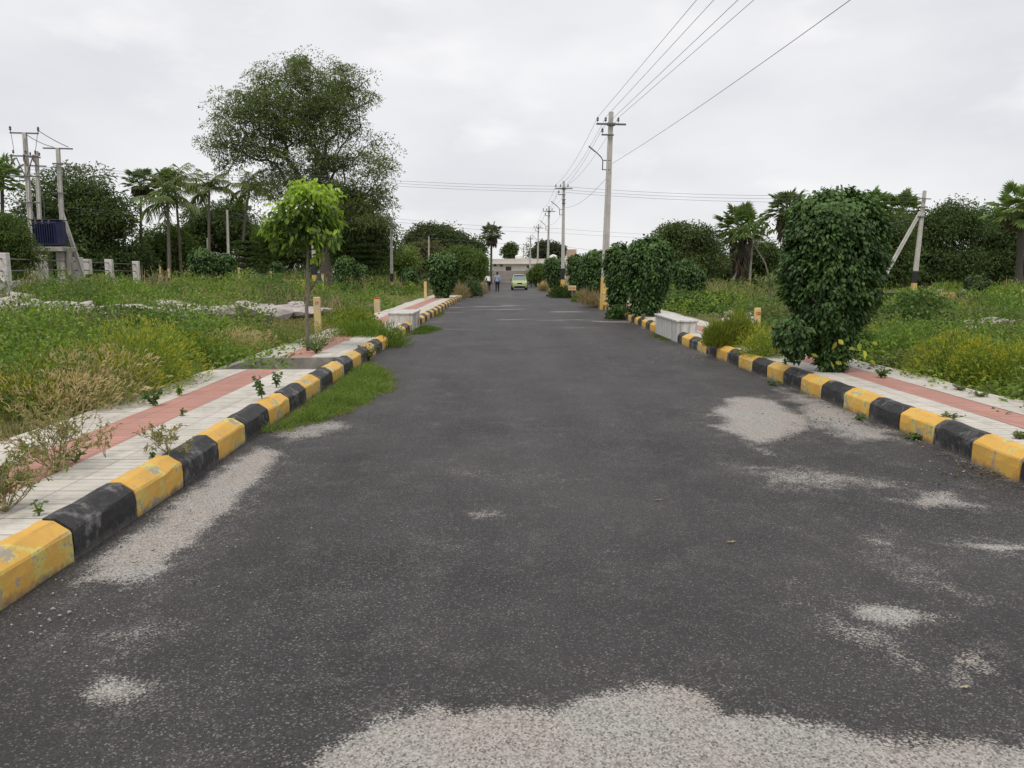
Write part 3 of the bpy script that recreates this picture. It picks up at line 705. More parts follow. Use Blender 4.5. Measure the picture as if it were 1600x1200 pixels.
# little plants growing through the pavement joints and beside the kerbs
def seedling(loc, h, label, lean=0., nst=5, lsz=.06, n=9, pal=((.05, .11, .03), (.10, .18, .045)), cat='small plant', spread=.35, name='seedling', mat=None, group=None):
    t = empty(name, loc, random.uniform(0, 6.28), label, cat, group); sb = MB(); lb = MB(); pal = np.array(pal)
    for i in range(nst):
        a = rng.uniform(0, 6.28); o = np.array([math.cos(a), math.sin(a), 0])*spread*rng.uniform(.3, 1)*h; hh = h*rng.uniform(.55, 1)
        pts = np.array([[0, 0, 0], [o[0]*.35, o[1]*.35, hh*.5], [o[0], o[1], hh]]); sb.tube(pts, [.005, .004, .002], 5, (.12, .15, .05), cap=False)
        tt = np.sort(rng.uniform(.25, 1, n)); pp = pts[0]*((1-tt)**2)[:, None] + 2*pts[1]*(tt*(1-tt))[:, None] + pts[2]*(tt**2)[:, None]
        k = rng.random((n, 1)); dd = rdir(n, .2)*np.array([1, 1, .5]) + [0, 0, .15]
        leaves(lb, pp, dd, lsz*rng.uniform(.6, 1.25, n), lsz*.48, pal[0]*(1-k)+pal[1]*k, 'leaf', droop=.25)
    sb.build('stem', M_bark, t); lb.build('leaf_cluster', mat or M_leaf, t); return t
seedling(pp(240, 634), .20, 'dark green leafy plant on the left pavement, edge of the red band, nearest of two', nst=9, n=12, lsz=.05, spread=.7)
seedling(pp(281, 618), .14, 'small light green plant on the outer white tiles left of the red band', nst=4, lsz=.055, pal=((.16, .22, .03), (.24, .30, .05)))
seedling(pp(410, 625), .30, 'upright leafy plant growing from the tiles behind a black kerb stone', nst=5, n=13, lsz=.055)
seedling(pp(432, 606), .20, 'small bushy plant at the near rim of the empty tree pit', nst=6, n=10, lsz=.05)
seedling(pp(285, 650), .09, 'tiny sprig on the inner white tiles of the left pavement', nst=4, n=5, lsz=.04)
seedling(pp(238, 716), .05, 'flat green sprig beside the near black kerb stone on the left', nst=3, n=5, lsz=.04)
seedling(pp(61, 806), .10, 'tiny green sprout beside the nearest yellow kerb stone', nst=3, n=6, lsz=.035, pal=((.10, .18, .03), (.18, .26, .05)))
seedling(pp(494, 552), .26, 'bushy green weed at the foot of the bright sapling', nst=16, n=14, lsz=.05, spread=1.1)
seedling(pp(1376, 590), .16, 'small leafy weed on the outer white tiles of the right pavement', nst=7, n=9, lsz=.06, spread=.8)
seedling(pp(1226, 572), .12, 'small weed hanging by the kerb under the tall clipped shrub', nst=4, n=7, lsz=.05)
for q, lab in (((1486, 655), 'flat weed tuft on the inner tiles of the right pavement'), ((1500, 610), 'flat weed tuft on the outer tiles of the right pavement'), ((1530, 620), 'small weed tuft at the outer edge of the right pavement'), ((1596, 686), 'weed tuft on the right pavement at the right margin')):
    seedling(pp(*q), .06, lab, nst=12, n=7, lsz=.035, spread=2.2, pal=((.10, .14, .05), (.17, .20, .07)), cat='weed tuft')
for q, lab in (((1340, 656), 'green sprig lying on the sand beside the right kerb'), ((1426, 686), 'green weed at the foot of the right kerb near the reddish soil'), ((1205, 602), 'green weed at the foot of the right kerb under the tall shrub')):
    p = P(*q, .0); seedling((p.x, p.y, .0), .07, lab, nst=9, n=6, lsz=.045, spread=2.0, cat='weed tuft')
seedling((float(edgeL(13.5))+.03, 13.6, .0), .30, 'yellowish weed growing up the kerb by the bright grass', nst=16, n=14, lsz=.05, spread=.8, pal=((.11, .14, .03), (.20, .21, .05)))
# the leggy half-dry plants in the near left corner
def twiggy(loc, h, label, nb, leafn, seed, spread=1.0, green=.4, wid=.0028):
    r = np.random.default_rng(seed); t = empty('twiggy_weed', loc, 0, label, 'weed'); sb = MB(); lb = MB(); LP = []; LD = []
    def grow(p, d, L, lev):
        k = 5; pts = [p]; dd = d.copy()
        for i in range(k):
            dd = unit(dd + r.normal(0, .16, 3) + np.array([0, 0, .05 + .06*(lev == 0)])); pts.append(pts[-1] + dd*L/k)
            if lev < 2 and i > 0 and r.random() < .72: q = unit(dd + r.normal(0, .62, 3)); grow(pts[-1], q, L*r.uniform(.3, .55), lev+1)
            if r.random() < .75: LP.append(pts[-1]); LD.append(unit(dd + r.normal(0, .7, 3)))
        c = np.array([.34, .27, .17]) if r.random() > green else np.array([.20, .21, .08])
        sb.tube(pts, np.linspace(wid*(1.5 if lev == 0 else 1), wid*.4, len(pts)), 4, c, cap=False)
        if lev > 0:
            for m in range(3): LP.append(pts[-1] - unit(dd)*r.uniform(0, .05)); LD.append(unit(dd + r.normal(0, .4, 3)))
    for i in range(nb):
        a = r.uniform(0, 6.28); s_ = r.uniform(.2, 1.1)*spread; grow(np.array([0, 0, 0.]), unit(np.array([math.cos(a)*s_, math.sin(a)*s_, 1.])), h*r.uniform(.55, 1), 0)
    LP = np.array(LP); LD = np.array(LD); n = len(LP); k = r.random(n)[:, None] < green
    col = np.where(k, np.array([.15, .21, .05]), np.array([.36, .30, .15]))*np.exp(r.normal(0, .2, (n, 1)))
    leaves(lb, LP, LD, r.uniform(.02, .045, n), r.uniform(.006, .012, n), col, 'kite', droop=.2)
    sb.build('stem', M_bark, t); lb.build('leaf_cluster', M_weed, t); return t
twiggy(pp(88, 738), .46, 'leggy half-dry weed on the red band in the near left corner', 26, 3, 3, 1.3, .35)
twiggy(pp(8, 800), .34, 'leggy green-brown weed at the left margin beside the nearest kerb stone', 22, 3, 4, 1.6, .6)
twiggy(pp(262, 708), .24, 'bare thin twiggy weed behind the near black kerb stone', 9, 2, 5, 1.3, .35, .0018)
twiggy(pp(165, 715), .30, 'single thin bare stem standing on the red band', 3, 2, 8, .6, .3, .002)
seedling(pp(118, 722), .12, 'round-leaved green plant under the leggy dry weed', nst=6, n=5, lsz=.055, spread=1.3, pal=((.08, .17, .03), (.12, .22, .04)))

# ---------------------------------------------------------------- stones, chips and dry leaves
M_rock = plain('granite', (.42, .385, .36), .9, .16, 3, bump=.5, dirt=(.22, .20, .18))
def rock(loc, sx_, sy_, sz_, seed, name, label, cat, group=None, mat=None):
    r = np.random.default_rng(seed); n = 26; d = unit(r.normal(size=(n, 3))); d = np.sign(d)*np.abs(d)**.7
    import bmesh
    bm = bmesh.new()
    for q in d: bm.verts.new((q[0]*sx_/2*r.uniform(.8, 1), q[1]*sy_/2*r.uniform(.8, 1), q[2]*sz_/2))
    bmesh.ops.convex_hull(bm, input=bm.verts[:]); me = bpy.data.meshes.new(name); bm.to_mesh(me); bm.free(); me.materials.append(mat or M_rock)
    o = bpy.data.objects.new(name, me); COL.objects.link(o); o.location = (loc[0], loc[1], loc[2] + sz_*.3); o.rotation_euler = (r.normal(0, .12), r.normal(0, .12), r.uniform(0, 6.28)); return tag(o, label, cat, group)
for i in range(110):
    x = random.choice((random.uniform(-12, 42), random.uniform(195, 370), random.uniform(195, 500), random.uniform(60, 200))); y = 491 + random.gauss(0, 7) + 10*(x > 250)*random.random()
    p = gp(x, y); big = random.uniform(.25, 1.15)*(.8 if 60 < x < 190 else 1)
    rock((p[0], p[1], p[2] + .16), big*1.5, big*.9, big*random.uniform(.3, .5), i, 'rock', 'pale broken granite slab in the rubble row across the left plot', 'rock', 'broken granite slabs in the left plot')
for i in range(34):
    x = random.choice((random.uniform(1130, 1190), random.uniform(1480, 1600), random.uniform(1480, 1580))); y = (506 if x < 1200 else 512) + random.gauss(0, 5)
    p = gp(x, y); big = random.uniform(.12, .42)
    rock((p[0], p[1], p[2] + .12), big*1.3, big, big*.5, 100+i, 'rock', 'grey-white stone in the rubble heap of the right plot', 'rock', 'rubble stones in the right plot')
M_chip = plain('sand_chip', (.40, .375, .345), .9, .1, 20)
mb = MB()
def chips(n, cx, cy, sx_, sy_, lo, hi):
    for i in range(n):
        p = P(random.gauss(cx, sx_), random.gauss(cy, sy_), 0)
        if not (edgeL(p.y)+.04 < p.x < edgeR(p.y)-.04): continue
        s_ = random.uniform(lo, hi); q = unit(rng.normal(size=(5, 3)))*s_*.5*[1, 1, .4]; q[:, 2] = np.abs(q[:, 2])
        top = [0, 0, s_*.28]; a = np.sort(rng.uniform(0, 6.28, 6)); ring = np.stack([np.cos(a)*s_*.55, np.sin(a)*s_*.45, np.zeros(6)], 1)
        V = np.vstack([ring, ring*[.7, .7, 1] + [0, 0, s_*.25]]) + np.array([p.x, p.y, .012])
        mb.addp(V, [[j, (j+1) % 6, 6+(j+1) % 6, 6+j] for j in range(6)] + [[6, 7, 8, 9, 10, 11]], (1, 1, 1))
chips(120, 130, 960, 100, 45, .004, .013); chips(60, 300, 850, 90, 60, .004, .012); chips(60, 1500, 720, 70, 30, .006, .02); chips(80, 1110, 545, 40, 14, .01, .03); chips(120, 800, 850, 400, 120, .004, .009); chips(9, 70, 975, 45, 18, .014, .024)
tag(mb.build('gravel', M_chip), 'pale loose chips scattered over the asphalt', 'gravel', kind='stuff')
M_litter = plain('litter', (.22, .16, .10), .9, .3, 20)
mb = MB()
for (cx, cy, sx_, sy_, n) in ((1110, 553, 45, 7, 90), (1540, 735, 40, 14, 200), (1330, 665, 60, 12, 70), (240, 860, 60, 40, 14)):
    Q = np.array([[*P(random.gauss(cx, sx_), random.gauss(cy, sy_), 0)] for _ in range(n)]); Q = Q[(Q[:, 0] > -2.4) & (Q[:, 0] < edgeR(Q[:, 1]) - .03)]; Q[:, 2] = .012
    leaves(mb, Q, rng.normal(0, 1, (len(Q), 3))*[1, 1, .15], .034, .014, (.8, .8, .8), 'kite', droop=0)
tag(mb.build('leaf_litter', plain('litter2', (.13, .10, .06), .9, .4, 30)), 'brown dead leaves and twigs gathered along the foot of the kerbs', 'leaf litter', kind='stuff')
def dry_leaf(px, py, s_, label, c_):
    p = P(px, py, 0); mb = MB(); a = np.linspace(0, 2*math.pi, 9)[:-1]; rr = np.array([1, .55, .5, .55, .95, .5, .55, .5])*s_
    V = [[0, 0, .004]] + [[rr[i]*math.cos(a[i]), .6*rr[i]*math.sin(a[i]), .004 + .012*(i % 2)*s_*12] for i in range(8)]
    mb.addp(V, [[0, i+1, (i+1) % 8 + 1] for i in range(8)], c_); o = mb.build('dry_leaf', M_weed); o.location = (p.x, p.y, .014); o.rotation_euler = (0, 0, random.uniform(-.5, .5)); tag(o, label, 'dead leaf')
dry_leaf(1143, 851, .034, 'tan dead leaf alone on the middle right of the asphalt', (.42, .33, .20)); dry_leaf(1507, 1080, .026, 'yellowish dead leaf low on the right side of the asphalt', (.50, .44, .30))
dry_leaf(1030, 785, .040, 'brownish dead leaf on the asphalt, farthest of the three', (.28, .22, .15)); dry_leaf(211, 884, .025, 'dark brown dead leaf on the sand beside the left kerb', (.12, .08, .05))

# ---------------------------------------------------------------- pale concrete boxes standing at the kerb lines
def concrete_box(loc, sx_, sy_, sz_, label, streak):
    t = empty('concrete_box', loc, 0, label, 'concrete box')
    M = Mat('lime_washed_concrete', .88, spec=.2); v = M.coord('Object'); m2 = M.n('ShaderNodeMapping'); m2.inputs['Scale'].default_value = (5, 5, 1.2); M.l(v, m2.inputs[0])
    c = M.ramp(M.noise(m2.outputs[0], 2.2, 7, .7), [(.34, (.30, .29, .27)), (.5, (.52, .51, .485)), (.7, (.64, .63, .605))]); M.base(c); M.bump(M.noise(v, 25, 5), .3, .01)
    mb = MB(); mb.box((0, 0, (sz_-.05)/2), (sx_-.03, sy_-.03, sz_-.05), ch=.012); mb.build('side_walls', M.m, t)
    mb = MB(); mb.box((0, 0, sz_-.025), (sx_+.02, sy_+.02, .05), ch=.01); mb.build('lid', M.m, t)
    if streak:
        mb = MB(); mb.box((sx_/2-.011, .45, .16), (.010, .30, .20), ch=.003); mb.build('paint_patch', plain('orange_patch', (.50, .24, .07), .85, .2, 8), t, )
        mb = MB(); mb.box((sx_/2-.012, -.35, sz_*.44), (.012, .03, sz_*.86)); mb.build('slab_joint', plain('joint_grey', (.30, .29, .27), .9), t)
    return t
concrete_box((-2.80, 21.05, 0), .66, 1.66, .48, 'long pale concrete box at the left kerb with an orange patch on its road side', True)
concrete_box((3.97, 18.2, 0), .46, 2.6, .50, 'plain pale concrete box standing at the right kerb', False)

# ---------------------------------------------------------------- clipped shrubs
def clip_shrub(name, label, loc, prof, n, lsz, pal, group=None, lobes=(), stems=4, seed=1, shape='leaf', h=2.75, flatD=.85, density=1.0):
    # prof: list of (height, half width, x offset)
    t = empty(name, loc, 0, label, 'shrub', group); r = np.random.default_rng(seed); pr = np.array(prof)
    # surface tiers of overlapping drooping leaves
    ncl = int(n/9); zz = r.uniform(pr[0, 0], pr[-1, 0], ncl*2); wd = np.interp(zz, pr[:, 0], pr[:, 1]); acc = r.random(ncl*2) < wd/pr[:, 1].max(); zz = zz[acc][:ncl]; wd = wd[acc][:ncl]; ncl = len(zz)
    ox = np.interp(zz, pr[:, 0], pr[:, 2]); a = r.uniform(0, 2*math.pi, ncl); hN = zz/pr[-1, 0]; ph = seed*1.7; rad = wd*(1 - .42*r.random(ncl)**1.9)*(1 + .15*(np.sin(a*2+hN*7+ph)+np.sin(a*3-hN*11+ph)+.6*np.sin(a*6+hN*19))/2.6)
    C = np.stack([ox + rad*np.cos(a), rad*np.sin(a)*flatD, zz], 1); out_ = np.stack([np.cos(a), np.sin(a), 0*a], 1)
    topn = int(ncl*.30); at = r.uniform(0, 2*math.pi, topn); rt = pr[-1, 1]*np.sqrt(r.random(topn)); ct = np.stack([pr[-1, 2] + rt*np.cos(at), rt*np.sin(at)*flatD, pr[-1, 0]*(1 - .10*(rt/pr[-1, 1])**2) + .10*r.random(topn) + .12*np.sin(rt*9+at*3)], 1)
    C = np.concatenate([C, ct]); out_ = np.concatenate([out_, np.stack([np.cos(at), np.sin(at), .8+0*at], 1)])
    for lx, ly, lz, lr, ln in lobes:
        d = unit(r.normal(size=(ln, 3))); C = np.concatenate([C, np.array([lx, ly, lz]) + d*lr*(1-.35*r.random((ln, 1))**2)]); out_ = np.concatenate([out_, d])
    gk = vnoise(np.arctan2(C[:, 1], C[:, 0])*2.2 + seed*3.1 + 20, C[:, 2]/pr[-1, 0]*7) > .07; C = C[gk]; out_ = out_[gk]
    k = 9; m = len(C)*k; o = np.repeat(out_, k, 0); Pp = np.repeat(C, k, 0) + r.normal(0, lsz*.55, (m, 3))
    Dd = o*np.array([.75, .75, .3]) + np.array([0, 0, -.62]) + r.normal(0, .38, (m, 3))
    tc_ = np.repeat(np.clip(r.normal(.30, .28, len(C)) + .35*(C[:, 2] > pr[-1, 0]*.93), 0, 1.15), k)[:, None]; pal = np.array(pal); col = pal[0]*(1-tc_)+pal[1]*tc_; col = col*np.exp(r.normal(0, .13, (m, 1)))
    mb = MB(); leaves(mb, Pp, Dd, lsz*r.uniform(.65, 1.25, m), lsz*.68, col, shape, droop=.22, up=o + [0, 0, .5], fold=.14)
    mb.build('foliage', M_gloss, t)
    mb = MB(); core = C[r.integers(0, min(ncl, len(C)), 90)]*np.array([.85, .85, .93])
    for i in range(stems):
        a = r.uniform(0, 6.28); mb.tube([[.03*math.cos(a), .03*math.sin(a), -.1], [.06*math.cos(a), .06*math.sin(a), .5*pr[-1, 0]*.5], [.2*math.cos(a)*pr[-1, 1], .2*math.sin(a)*pr[-1, 1], pr[-1, 0]*.7]], [.035, .028, .015], 7, (.13, .11, .085))
    branch_graph(mb, np.array([0, 0, .35]), core, .04, (.12, .10, .075), minr=.005)
    mb.build('stem', M_bark, t, smooth=True); return t
SP = [(.038, .078, .022), (.100, .185, .044)]
p = pp(1296, 580); big = clip_shrub('clipped_shrub', 'huge dark glossy clipped shrub on the right pavement, nearest and tallest', (p[0], p[1], p[2]),
    [(.05, .14, .02), (.26, .22, .04), (.54, .27, .04), (.78, .42, .0), (1.04, .58, -.03), (1.39, .63, -.07), (1.8, .65, -.06), (2.05, .63, -.05), (2.26, .54, -.05)], 21000, .060, SP, lobes=[(-.54, -.05, .52, .26, 140), (-.38, .1, .36, .20, 50), (.28, 0, 2.30, .10, 14), (-.25, 0, 2.26, .14, 16), (.15, 0, 2.28, .17, 30), (-.05, 0, 1.2, .36, 160), (-.05, 0, 1.75, .38, 160)], seed=3)
# young and yellow leaves at its foot
k_ = 13; mb = MB(); q = rng.normal(0, .16, (k_, 3))*[1.4, 1, 1.2] + [.10, -.36, .45]; leaves(mb, q, rdir(k_, -.6), .10, .06, vary((.36, .36, .06), k_), 'leaf'); o = mb.build('yellowing_leaves', M_leaf, big); o['label'] = 'yellowing leaves low on the shrub'
mid = None
def stand(px, top, wpx, Y, x_off=0, lab='', group='dark clipped shrubs', seed=0, prof=None, pal=SP, z=None, n=7500, lsz=None):
    c = D(px, 430, Y); zb = (PZ + float(dip(Y))) if z is None else z; H = D(px, top, Y).z - zb; hw = wpx/2*Y/F*.88; H *= .95
    pr = prof or [(.06, .42, 0), (.2, .55, 0), (.42, .80, .03), (.62, 1.0, 0), (.82, 1.0, .02), (.96, .82, 0)]
    return clip_shrub('clipped_shrub', lab, (c.x, Y, zb), [(a*H, b*hw, o*hw) for a, b, o in pr], n, lsz or (.060 + .0016*Y), pal, group, seed=seed)
stand(1013, 374, 72, 23.0, lab='broad dark clipped shrub on the right pavement just beyond the concrete box', seed=11, n=12000, prof=[(.05, .55, -.1), (.2, .62, -.05), (.36, .72, .0), (.6, .98, .05), (.85, 1.0, .05), (.97, .85, .0)])
stand(966, 382, 44, 25.6, lab='dark clipped shrub right behind the nearest utility pole', seed=12, n=5200)
stand(931, 392, 40, 33.5, lab='dark clipped shrub between the first and second road poles', seed=13)
stand(904, 398, 38, 46, lab='dark clipped shrub just right of the second road pole', seed=14, n=3600)
stand(867, 402, 34, 56, lab='dark clipped shrub just left of the second road pole', seed=15, n=3000)
stand(1070, 408, 34, 38, lab='small round dark shrub in the plot right of the broad clipped shrub', seed=17, n=2800, z=.05)
stand(1091, 420, 24, 41, lab='smallest round dark shrub in the right plot, beside the distant stay pole', seed=18, n=2000, z=.0)
stand(1528, 432, 36, 36, lab='small round clipped shrub on a stem in the far right plot', seed=19, n=2600, z=.35, pal=[(.04, .065, .02), (.07, .11, .03)], prof=[(.25, .3, 0), (.4, .75, 0), (.6, 1, 0), (.8, .95, 0), (.95, .7, 0)])
stand(692, 396, 50, 38, lab='dark clipped shrub on the left pavement with a pale bare shoot', seed=20, n=5000)
stand(640, 420, 22, 52, lab='slim dark shrub in the left plot beside the yellow marker post', seed=21, n=2000, z=-.1)
stand(540, 402, 30, 48, lab='dark shrub right of the big tree trunk, left of a close pair', seed=22, n=3000, z=.1)
stand(562, 415, 24, 49, lab='dark shrub right of the big tree trunk, right of a close pair', seed=23, n=2200, z=.1)
stand(317, 388, 42, 44, lab='round dark shrub in the far left plot, larger of a pair', seed=24, n=3600, z=.15)
stand(352, 396, 32, 45, lab='round dark shrub in the far left plot, smaller of a pair', seed=25, n=2600, z=.15)
stand(432, 410, 18, 62, lab='slim dark shrub in front of the far white posts', seed=26, n=1500, z=-.1)

# ---------------------------------------------------------------- the bright sapling
sx0 = pp(482, 548); t = empty('sapling', sx0, 0, 'young sapling with big drooping lime-green leaves on the left pavement', 'tree')
Ys = sx0[1]; mb = MB()
def S(px, py, dy=0): q = D(px, py, Ys + dy); return np.array([q.x - sx0[0], q.y - sx0[1], q.z - sx0[2]])
mb.tube([S(482, 556), S(480, 520), S(479, 480), S(483, 452), S(480, 425), S(481, 395), S(482, 372)], [.036, .031, .030, .032, .024, .021, .016], 10, (.20, .165, .14))
mb.tube([S(483, 456), S(492, 442), S(501, 426), S(508, 408), S(514, 392, .1)], [.022, .018, .014, .011, .008], 8, (.16, .125, .10))
SC = [(478, 300), (505, 298), (455, 320), (438, 335), (430, 350), (520, 310), (528, 335), (530, 352), (500, 330), (470, 335), (452, 360), (485, 362), (512, 365), (528, 372), (418, 358), (440, 372), (497, 345), (465, 300), (490, 292), (530, 302), (420, 345), (428, 368)]
C = np.array([S(a, b, random.uniform(-.42, .42)) for a, b in SC for _ in (0, 1)]); C += rng.normal(0, .045, C.shape); C[:, 0] = (C[:, 0] - S(478, 300)[0])*.74 + S(475, 300)[0]
branch_graph(mb, S(481, 392), C, .020, (.15, .12, .09), minr=.004)
for a, b, c_, d_ in ((481, 405, 452, 375), (497, 432, 512, 404), (485, 448, 505, 440), (480, 470, 470, 462)):
    mb.tube([S(a, b), (S(a, b)+S(c_, d_))/2 + [0, 0, .03], S(c_, d_)], [.008, .006, .003], 5, (.15, .12, .09))
mb.build('trunk', M_bark, t, smooth=True)
k = 46; n = len(C)*k; oo = rng.normal(size=(n, 3)); Pp = np.repeat(C, k, 0) + np.clip(oo, -1.6, 1.6)*[.10, .11, .08]
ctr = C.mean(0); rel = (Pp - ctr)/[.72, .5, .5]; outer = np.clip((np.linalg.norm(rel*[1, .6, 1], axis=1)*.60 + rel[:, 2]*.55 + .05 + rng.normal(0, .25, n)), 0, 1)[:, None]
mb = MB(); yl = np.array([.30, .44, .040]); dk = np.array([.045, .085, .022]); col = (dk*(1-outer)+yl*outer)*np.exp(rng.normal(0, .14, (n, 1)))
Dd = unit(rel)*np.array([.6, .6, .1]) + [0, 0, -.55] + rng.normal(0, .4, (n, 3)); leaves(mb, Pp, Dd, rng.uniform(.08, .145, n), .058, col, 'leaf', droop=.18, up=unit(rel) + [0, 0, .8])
for a, b in ((413, 360), (420, 366), (498, 398), (506, 400), (492, 405), (500, 385)):
    q = S(a, b) + rng.normal(0, .03, (7, 3)); leaves(mb, q, rdir(7, -.7), .11, .05, vary(yl, 7), 'leaf')
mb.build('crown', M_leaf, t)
def text_mesh(name, cu):
    tmp = bpy.data.objects.new('tmp', cu); me = bpy.data.meshes.new_from_object(tmp); me.name = name; me.materials.clear(); me.materials.append(M_red)
    bpy.data.objects.remove(tmp); bpy.data.curves.remove(cu); return bpy.data.objects.new(name, me)
# ---------------------------------------------------------------- utility poles
M_mark_y = plain('band_yellow', (.62, .42, .12), .75, .1, 6, dirt=(.45, .36, .2)); M_mark_b = plain('band_black', (.03, .03, .034), .7, .2, 6)
def pole_shaft(H, w0=.26, w1=.15, d0=.20, d1=.13, rec=.35):
    mb = MB(); V = []; n = 12
    for i in range(9):
        k = i/8; a, b = (w0*(1-k)+w1*k)/2, (d0*(1-k)+d1*k)/2; r_ = rec if i < 8 else .0
        q = [(-a, -b), (-a*.5, -b), (-a*.42, -b+b*r_), (a*.42, -b+b*r_), (a*.5, -b), (a, -b), (a, b), (a*.5, b), (a*.42, b-b*r_), (-a*.42, b-b*r_), (-a*.5, b), (-a, b)]
        V += [[x, y, -.4 + (H+.4)*k] for x, y in q]
    Fs = [[i*n+j, i*n+(j+1) % n, (i+1)*n+(j+1) % n, (i+1)*n+j] for i in range(8) for j in range(n)]
    Fs += [[8*n+j for j in (0, 1, 10, 11)], [8*n+j for j in (1, 2, 9, 10)], [8*n+j for j in (2, 3, 8, 9)], [8*n+j for j in (3, 4, 7, 8)], [8*n+j for j in (4, 5, 6, 7)]]
    mb.addp(V, Fs); return mb
def insul(mb, c, s_=1):
    mb.lathe([(.008*s_, 0), (.008*s_, .06*s_), (.03*s_, .07*s_), (.045*s_, .10*s_), (.03*s_, .13*s_), (.042*s_, .16*s_), (.03*s_, .19*s_), (.012*s_, .21*s_)], c, 8)
def band(t, H, z0, z1, mat, w0=.26, w1=.15, d0=.20, d1=.13, name='painted_band'):
    f = lambda z: ((w0*(1-z/H)+w1*z/H)+.012, (d0*(1-z/H)+d1*z/H)+.012)
    a, b = f(z0), f(z1); mb = MB(); V = [[sx_*a[0]/2, sy_*a[1]/2, z0] for sx_, sy_ in ((-1, -1), (1, -1), (1, 1), (-1, 1))] + [[sx_*b[0]/2, sy_*b[1]/2, z1] for sx_, sy_ in ((-1, -1), (1, -1), (1, 1), (-1, 1))]
    mb.addp(V, [[0, 1, 5, 4], [1, 2, 6, 5], [2, 3, 7, 6], [3, 0, 4, 7], [4, 5, 6, 7], [3, 2, 1, 0]]); return mb.build(name, mat, t)
ARM = {}
def utility_pole(loc, H, tilt, label, arms=True, lamp=True, bands=(), group=None, name='utility_pole', extra=0, w=1.0, simple=False):
    t = empty(name, loc, 0, label, 'utility pole', group); t.rotation_euler = (0, tilt, 0)
    kw = dict(w0=.26*w, w1=.15*w, d0=.20*w, d1=.13*w)
    pole_shaft(H, **kw).build('shaft', M_conc, t)
    for z0, z1, m in bands: band(t, H, z0, z1, m, **kw)
    if arms:
        mb = MB(); z = H - .48; mb.box((0, -.10*w-.035, z), (1.15, .065, .065), ch=.006); mb.box((0, -.10*w-.012, z-.0), (.28*w, .02, .12)); mb.build('crossarm', M_steel, t)
        for x in (-.53, -.22, .27): mb = MB(); insul(mb, (x, -.10*w-.035, z+.03), 1.1); mb.build('insulator', M_ins, t)
        mb = MB(); z = H - .88; mb.box((-.12, -.10*w-.030, z), (.48, .055, .055), ch=.005); mb.build('crossarm', M_steel, t)
        mb = MB(); insul(mb, (-.33, -.10*w-.03, z+.02), 1.1); mb.build('insulator', M_ins, t)
    if lamp:
        z = H - 2.1; mb = MB(); lp = empty('street_lamp', (0, 0, 0)); lp.parent = t
        mb.tube([[-.26, -.03, z-.10], [-.26, -.03, z+.28], [-.34, -.03, z+.40], [-.50, -.03, z+.55], [-.66, -.03, z+.66]], .022, 7)
        mb.box((-.10, -.03, z+.27), (.34, .05, .03)); mb.box((-.10, -.03, z-.08), (.34, .05, .03)); mb.build('lamp_arm', M_steel, lp, smooth=False)
        mb = MB(); a = math.atan2(.16, -.2); M_ = Matrix.Rotation(math.radians(38), 3, 'Y'); mb.box((-.70, -.03, z+.70), (.34, .12, .05), ch=.015, M=M_); mb.build('lamp_head', plain('lamp_grey', (.30, .31, .32), .5), lp)
    for i in range(extra):
        mb = MB(); mb.box((0, -.12, H-1.2-.22*i), (.26, .10, .05), ch=.01); mb.build('bracket', M_steel, t)
    return t
def pole_between(pb, top_px, Y, **k):
    a = D(*pb, Y); b = D(*top_px, Y); return a, b
B1 = ((0, .02, M_mark_y),)
tops = []
MAIN = [(943, 955, 175, 31.0, 'nearest and tallest concrete utility pole on the right of the road, rising behind clipped shrubs', ((-.25, 1.05, M_mark_y),)),
        (879, 881, 283, 52.0, 'second concrete utility pole along the road, with black and yellow bands at its foot', ((.01, .86, M_mark_y), (.863, 1.6, M_mark_b))),
        (855, 858, 322, 72.0, 'third concrete utility pole along the road, counting from the nearest', ((.01, 1.0, M_mark_y),)),
        (839, 841.5, 350, 96, 'fourth concrete utility pole along the road, counting from the nearest', ((.01, 1.0, M_mark_y),)),
        (827.5, 829, 368, 112, 'fifth concrete utility pole along the road, counting from the nearest', ()),
        (821.5, 823, 378, 128, 'sixth concrete utility pole along the road, the farthest but one', ()),
        (817, 818, 385, 142, 'farthest concrete utility pole in the road line', ())]
for i, (bx, tx, ty, Y, lab, bd) in enumerate(MAIN):
    x0 = D(bx, 450, Y).x; z0 = (PZ if Y < 60 else 0) + float(dip(Y)); T_ = D(tx, ty, Y)
    if i == 0: x0 = D(943.5, 470, Y).x
    H = T_.z - z0; tl = math.atan2(T_.x - x0, H); H = H/math.cos(tl)
    o = utility_pole((x0, Y, z0), H, tl, lab, True, i < 5, bd, 'concrete poles along the right of the road', extra=(2 if i == 1 else 0), w=1.0 + .12*(i == 0))
    tops.append((x0, Y, z0, tl, H))
def ppt(i, x, dz): x0, Y, z0, tl, H = tops[i]; z = H-dz; return np.array([x0 + x*math.cos(tl) + z*math.sin(tl), Y-.13, z0 + z*math.cos(tl) - x*math.sin(tl)])
# yellow plinth blocks at pole feet
def blk(name, loc, s_, label, cat, mat, group=None): mb = MB(); mb.box((0, 0, s_[2]/2), s_, ch=.015); o = mb.build(name, mat); o.location = loc; return tag(o, label, cat, group)
q = D(945, 470, 30.2); blk('plinth_block', (q.x, 30.2, PZ), (.20, .22, .50), 'yellow painted plinth block at the foot of the nearest road pole', 'plinth', M_mark_y)
q = D(880, 462, 51.2); blk('plinth_block', (q.x, 51.2, float(dip(51)) - .02), (.85, .35, .24), 'low black plinth block under the second road pole', 'plinth', M_mark_b)
for px, Y, lab in ((843, 95, 'small yellow plinth block beside the fourth road pole'), (857, 70.5, 'yellow plinth block beside the third road pole')):
    q = D(px, 440, Y); blk('plinth_block', (q.x+.35, Y, float(dip(Y))), (.5, .3, .85), lab, 'plinth', M_mark_y)

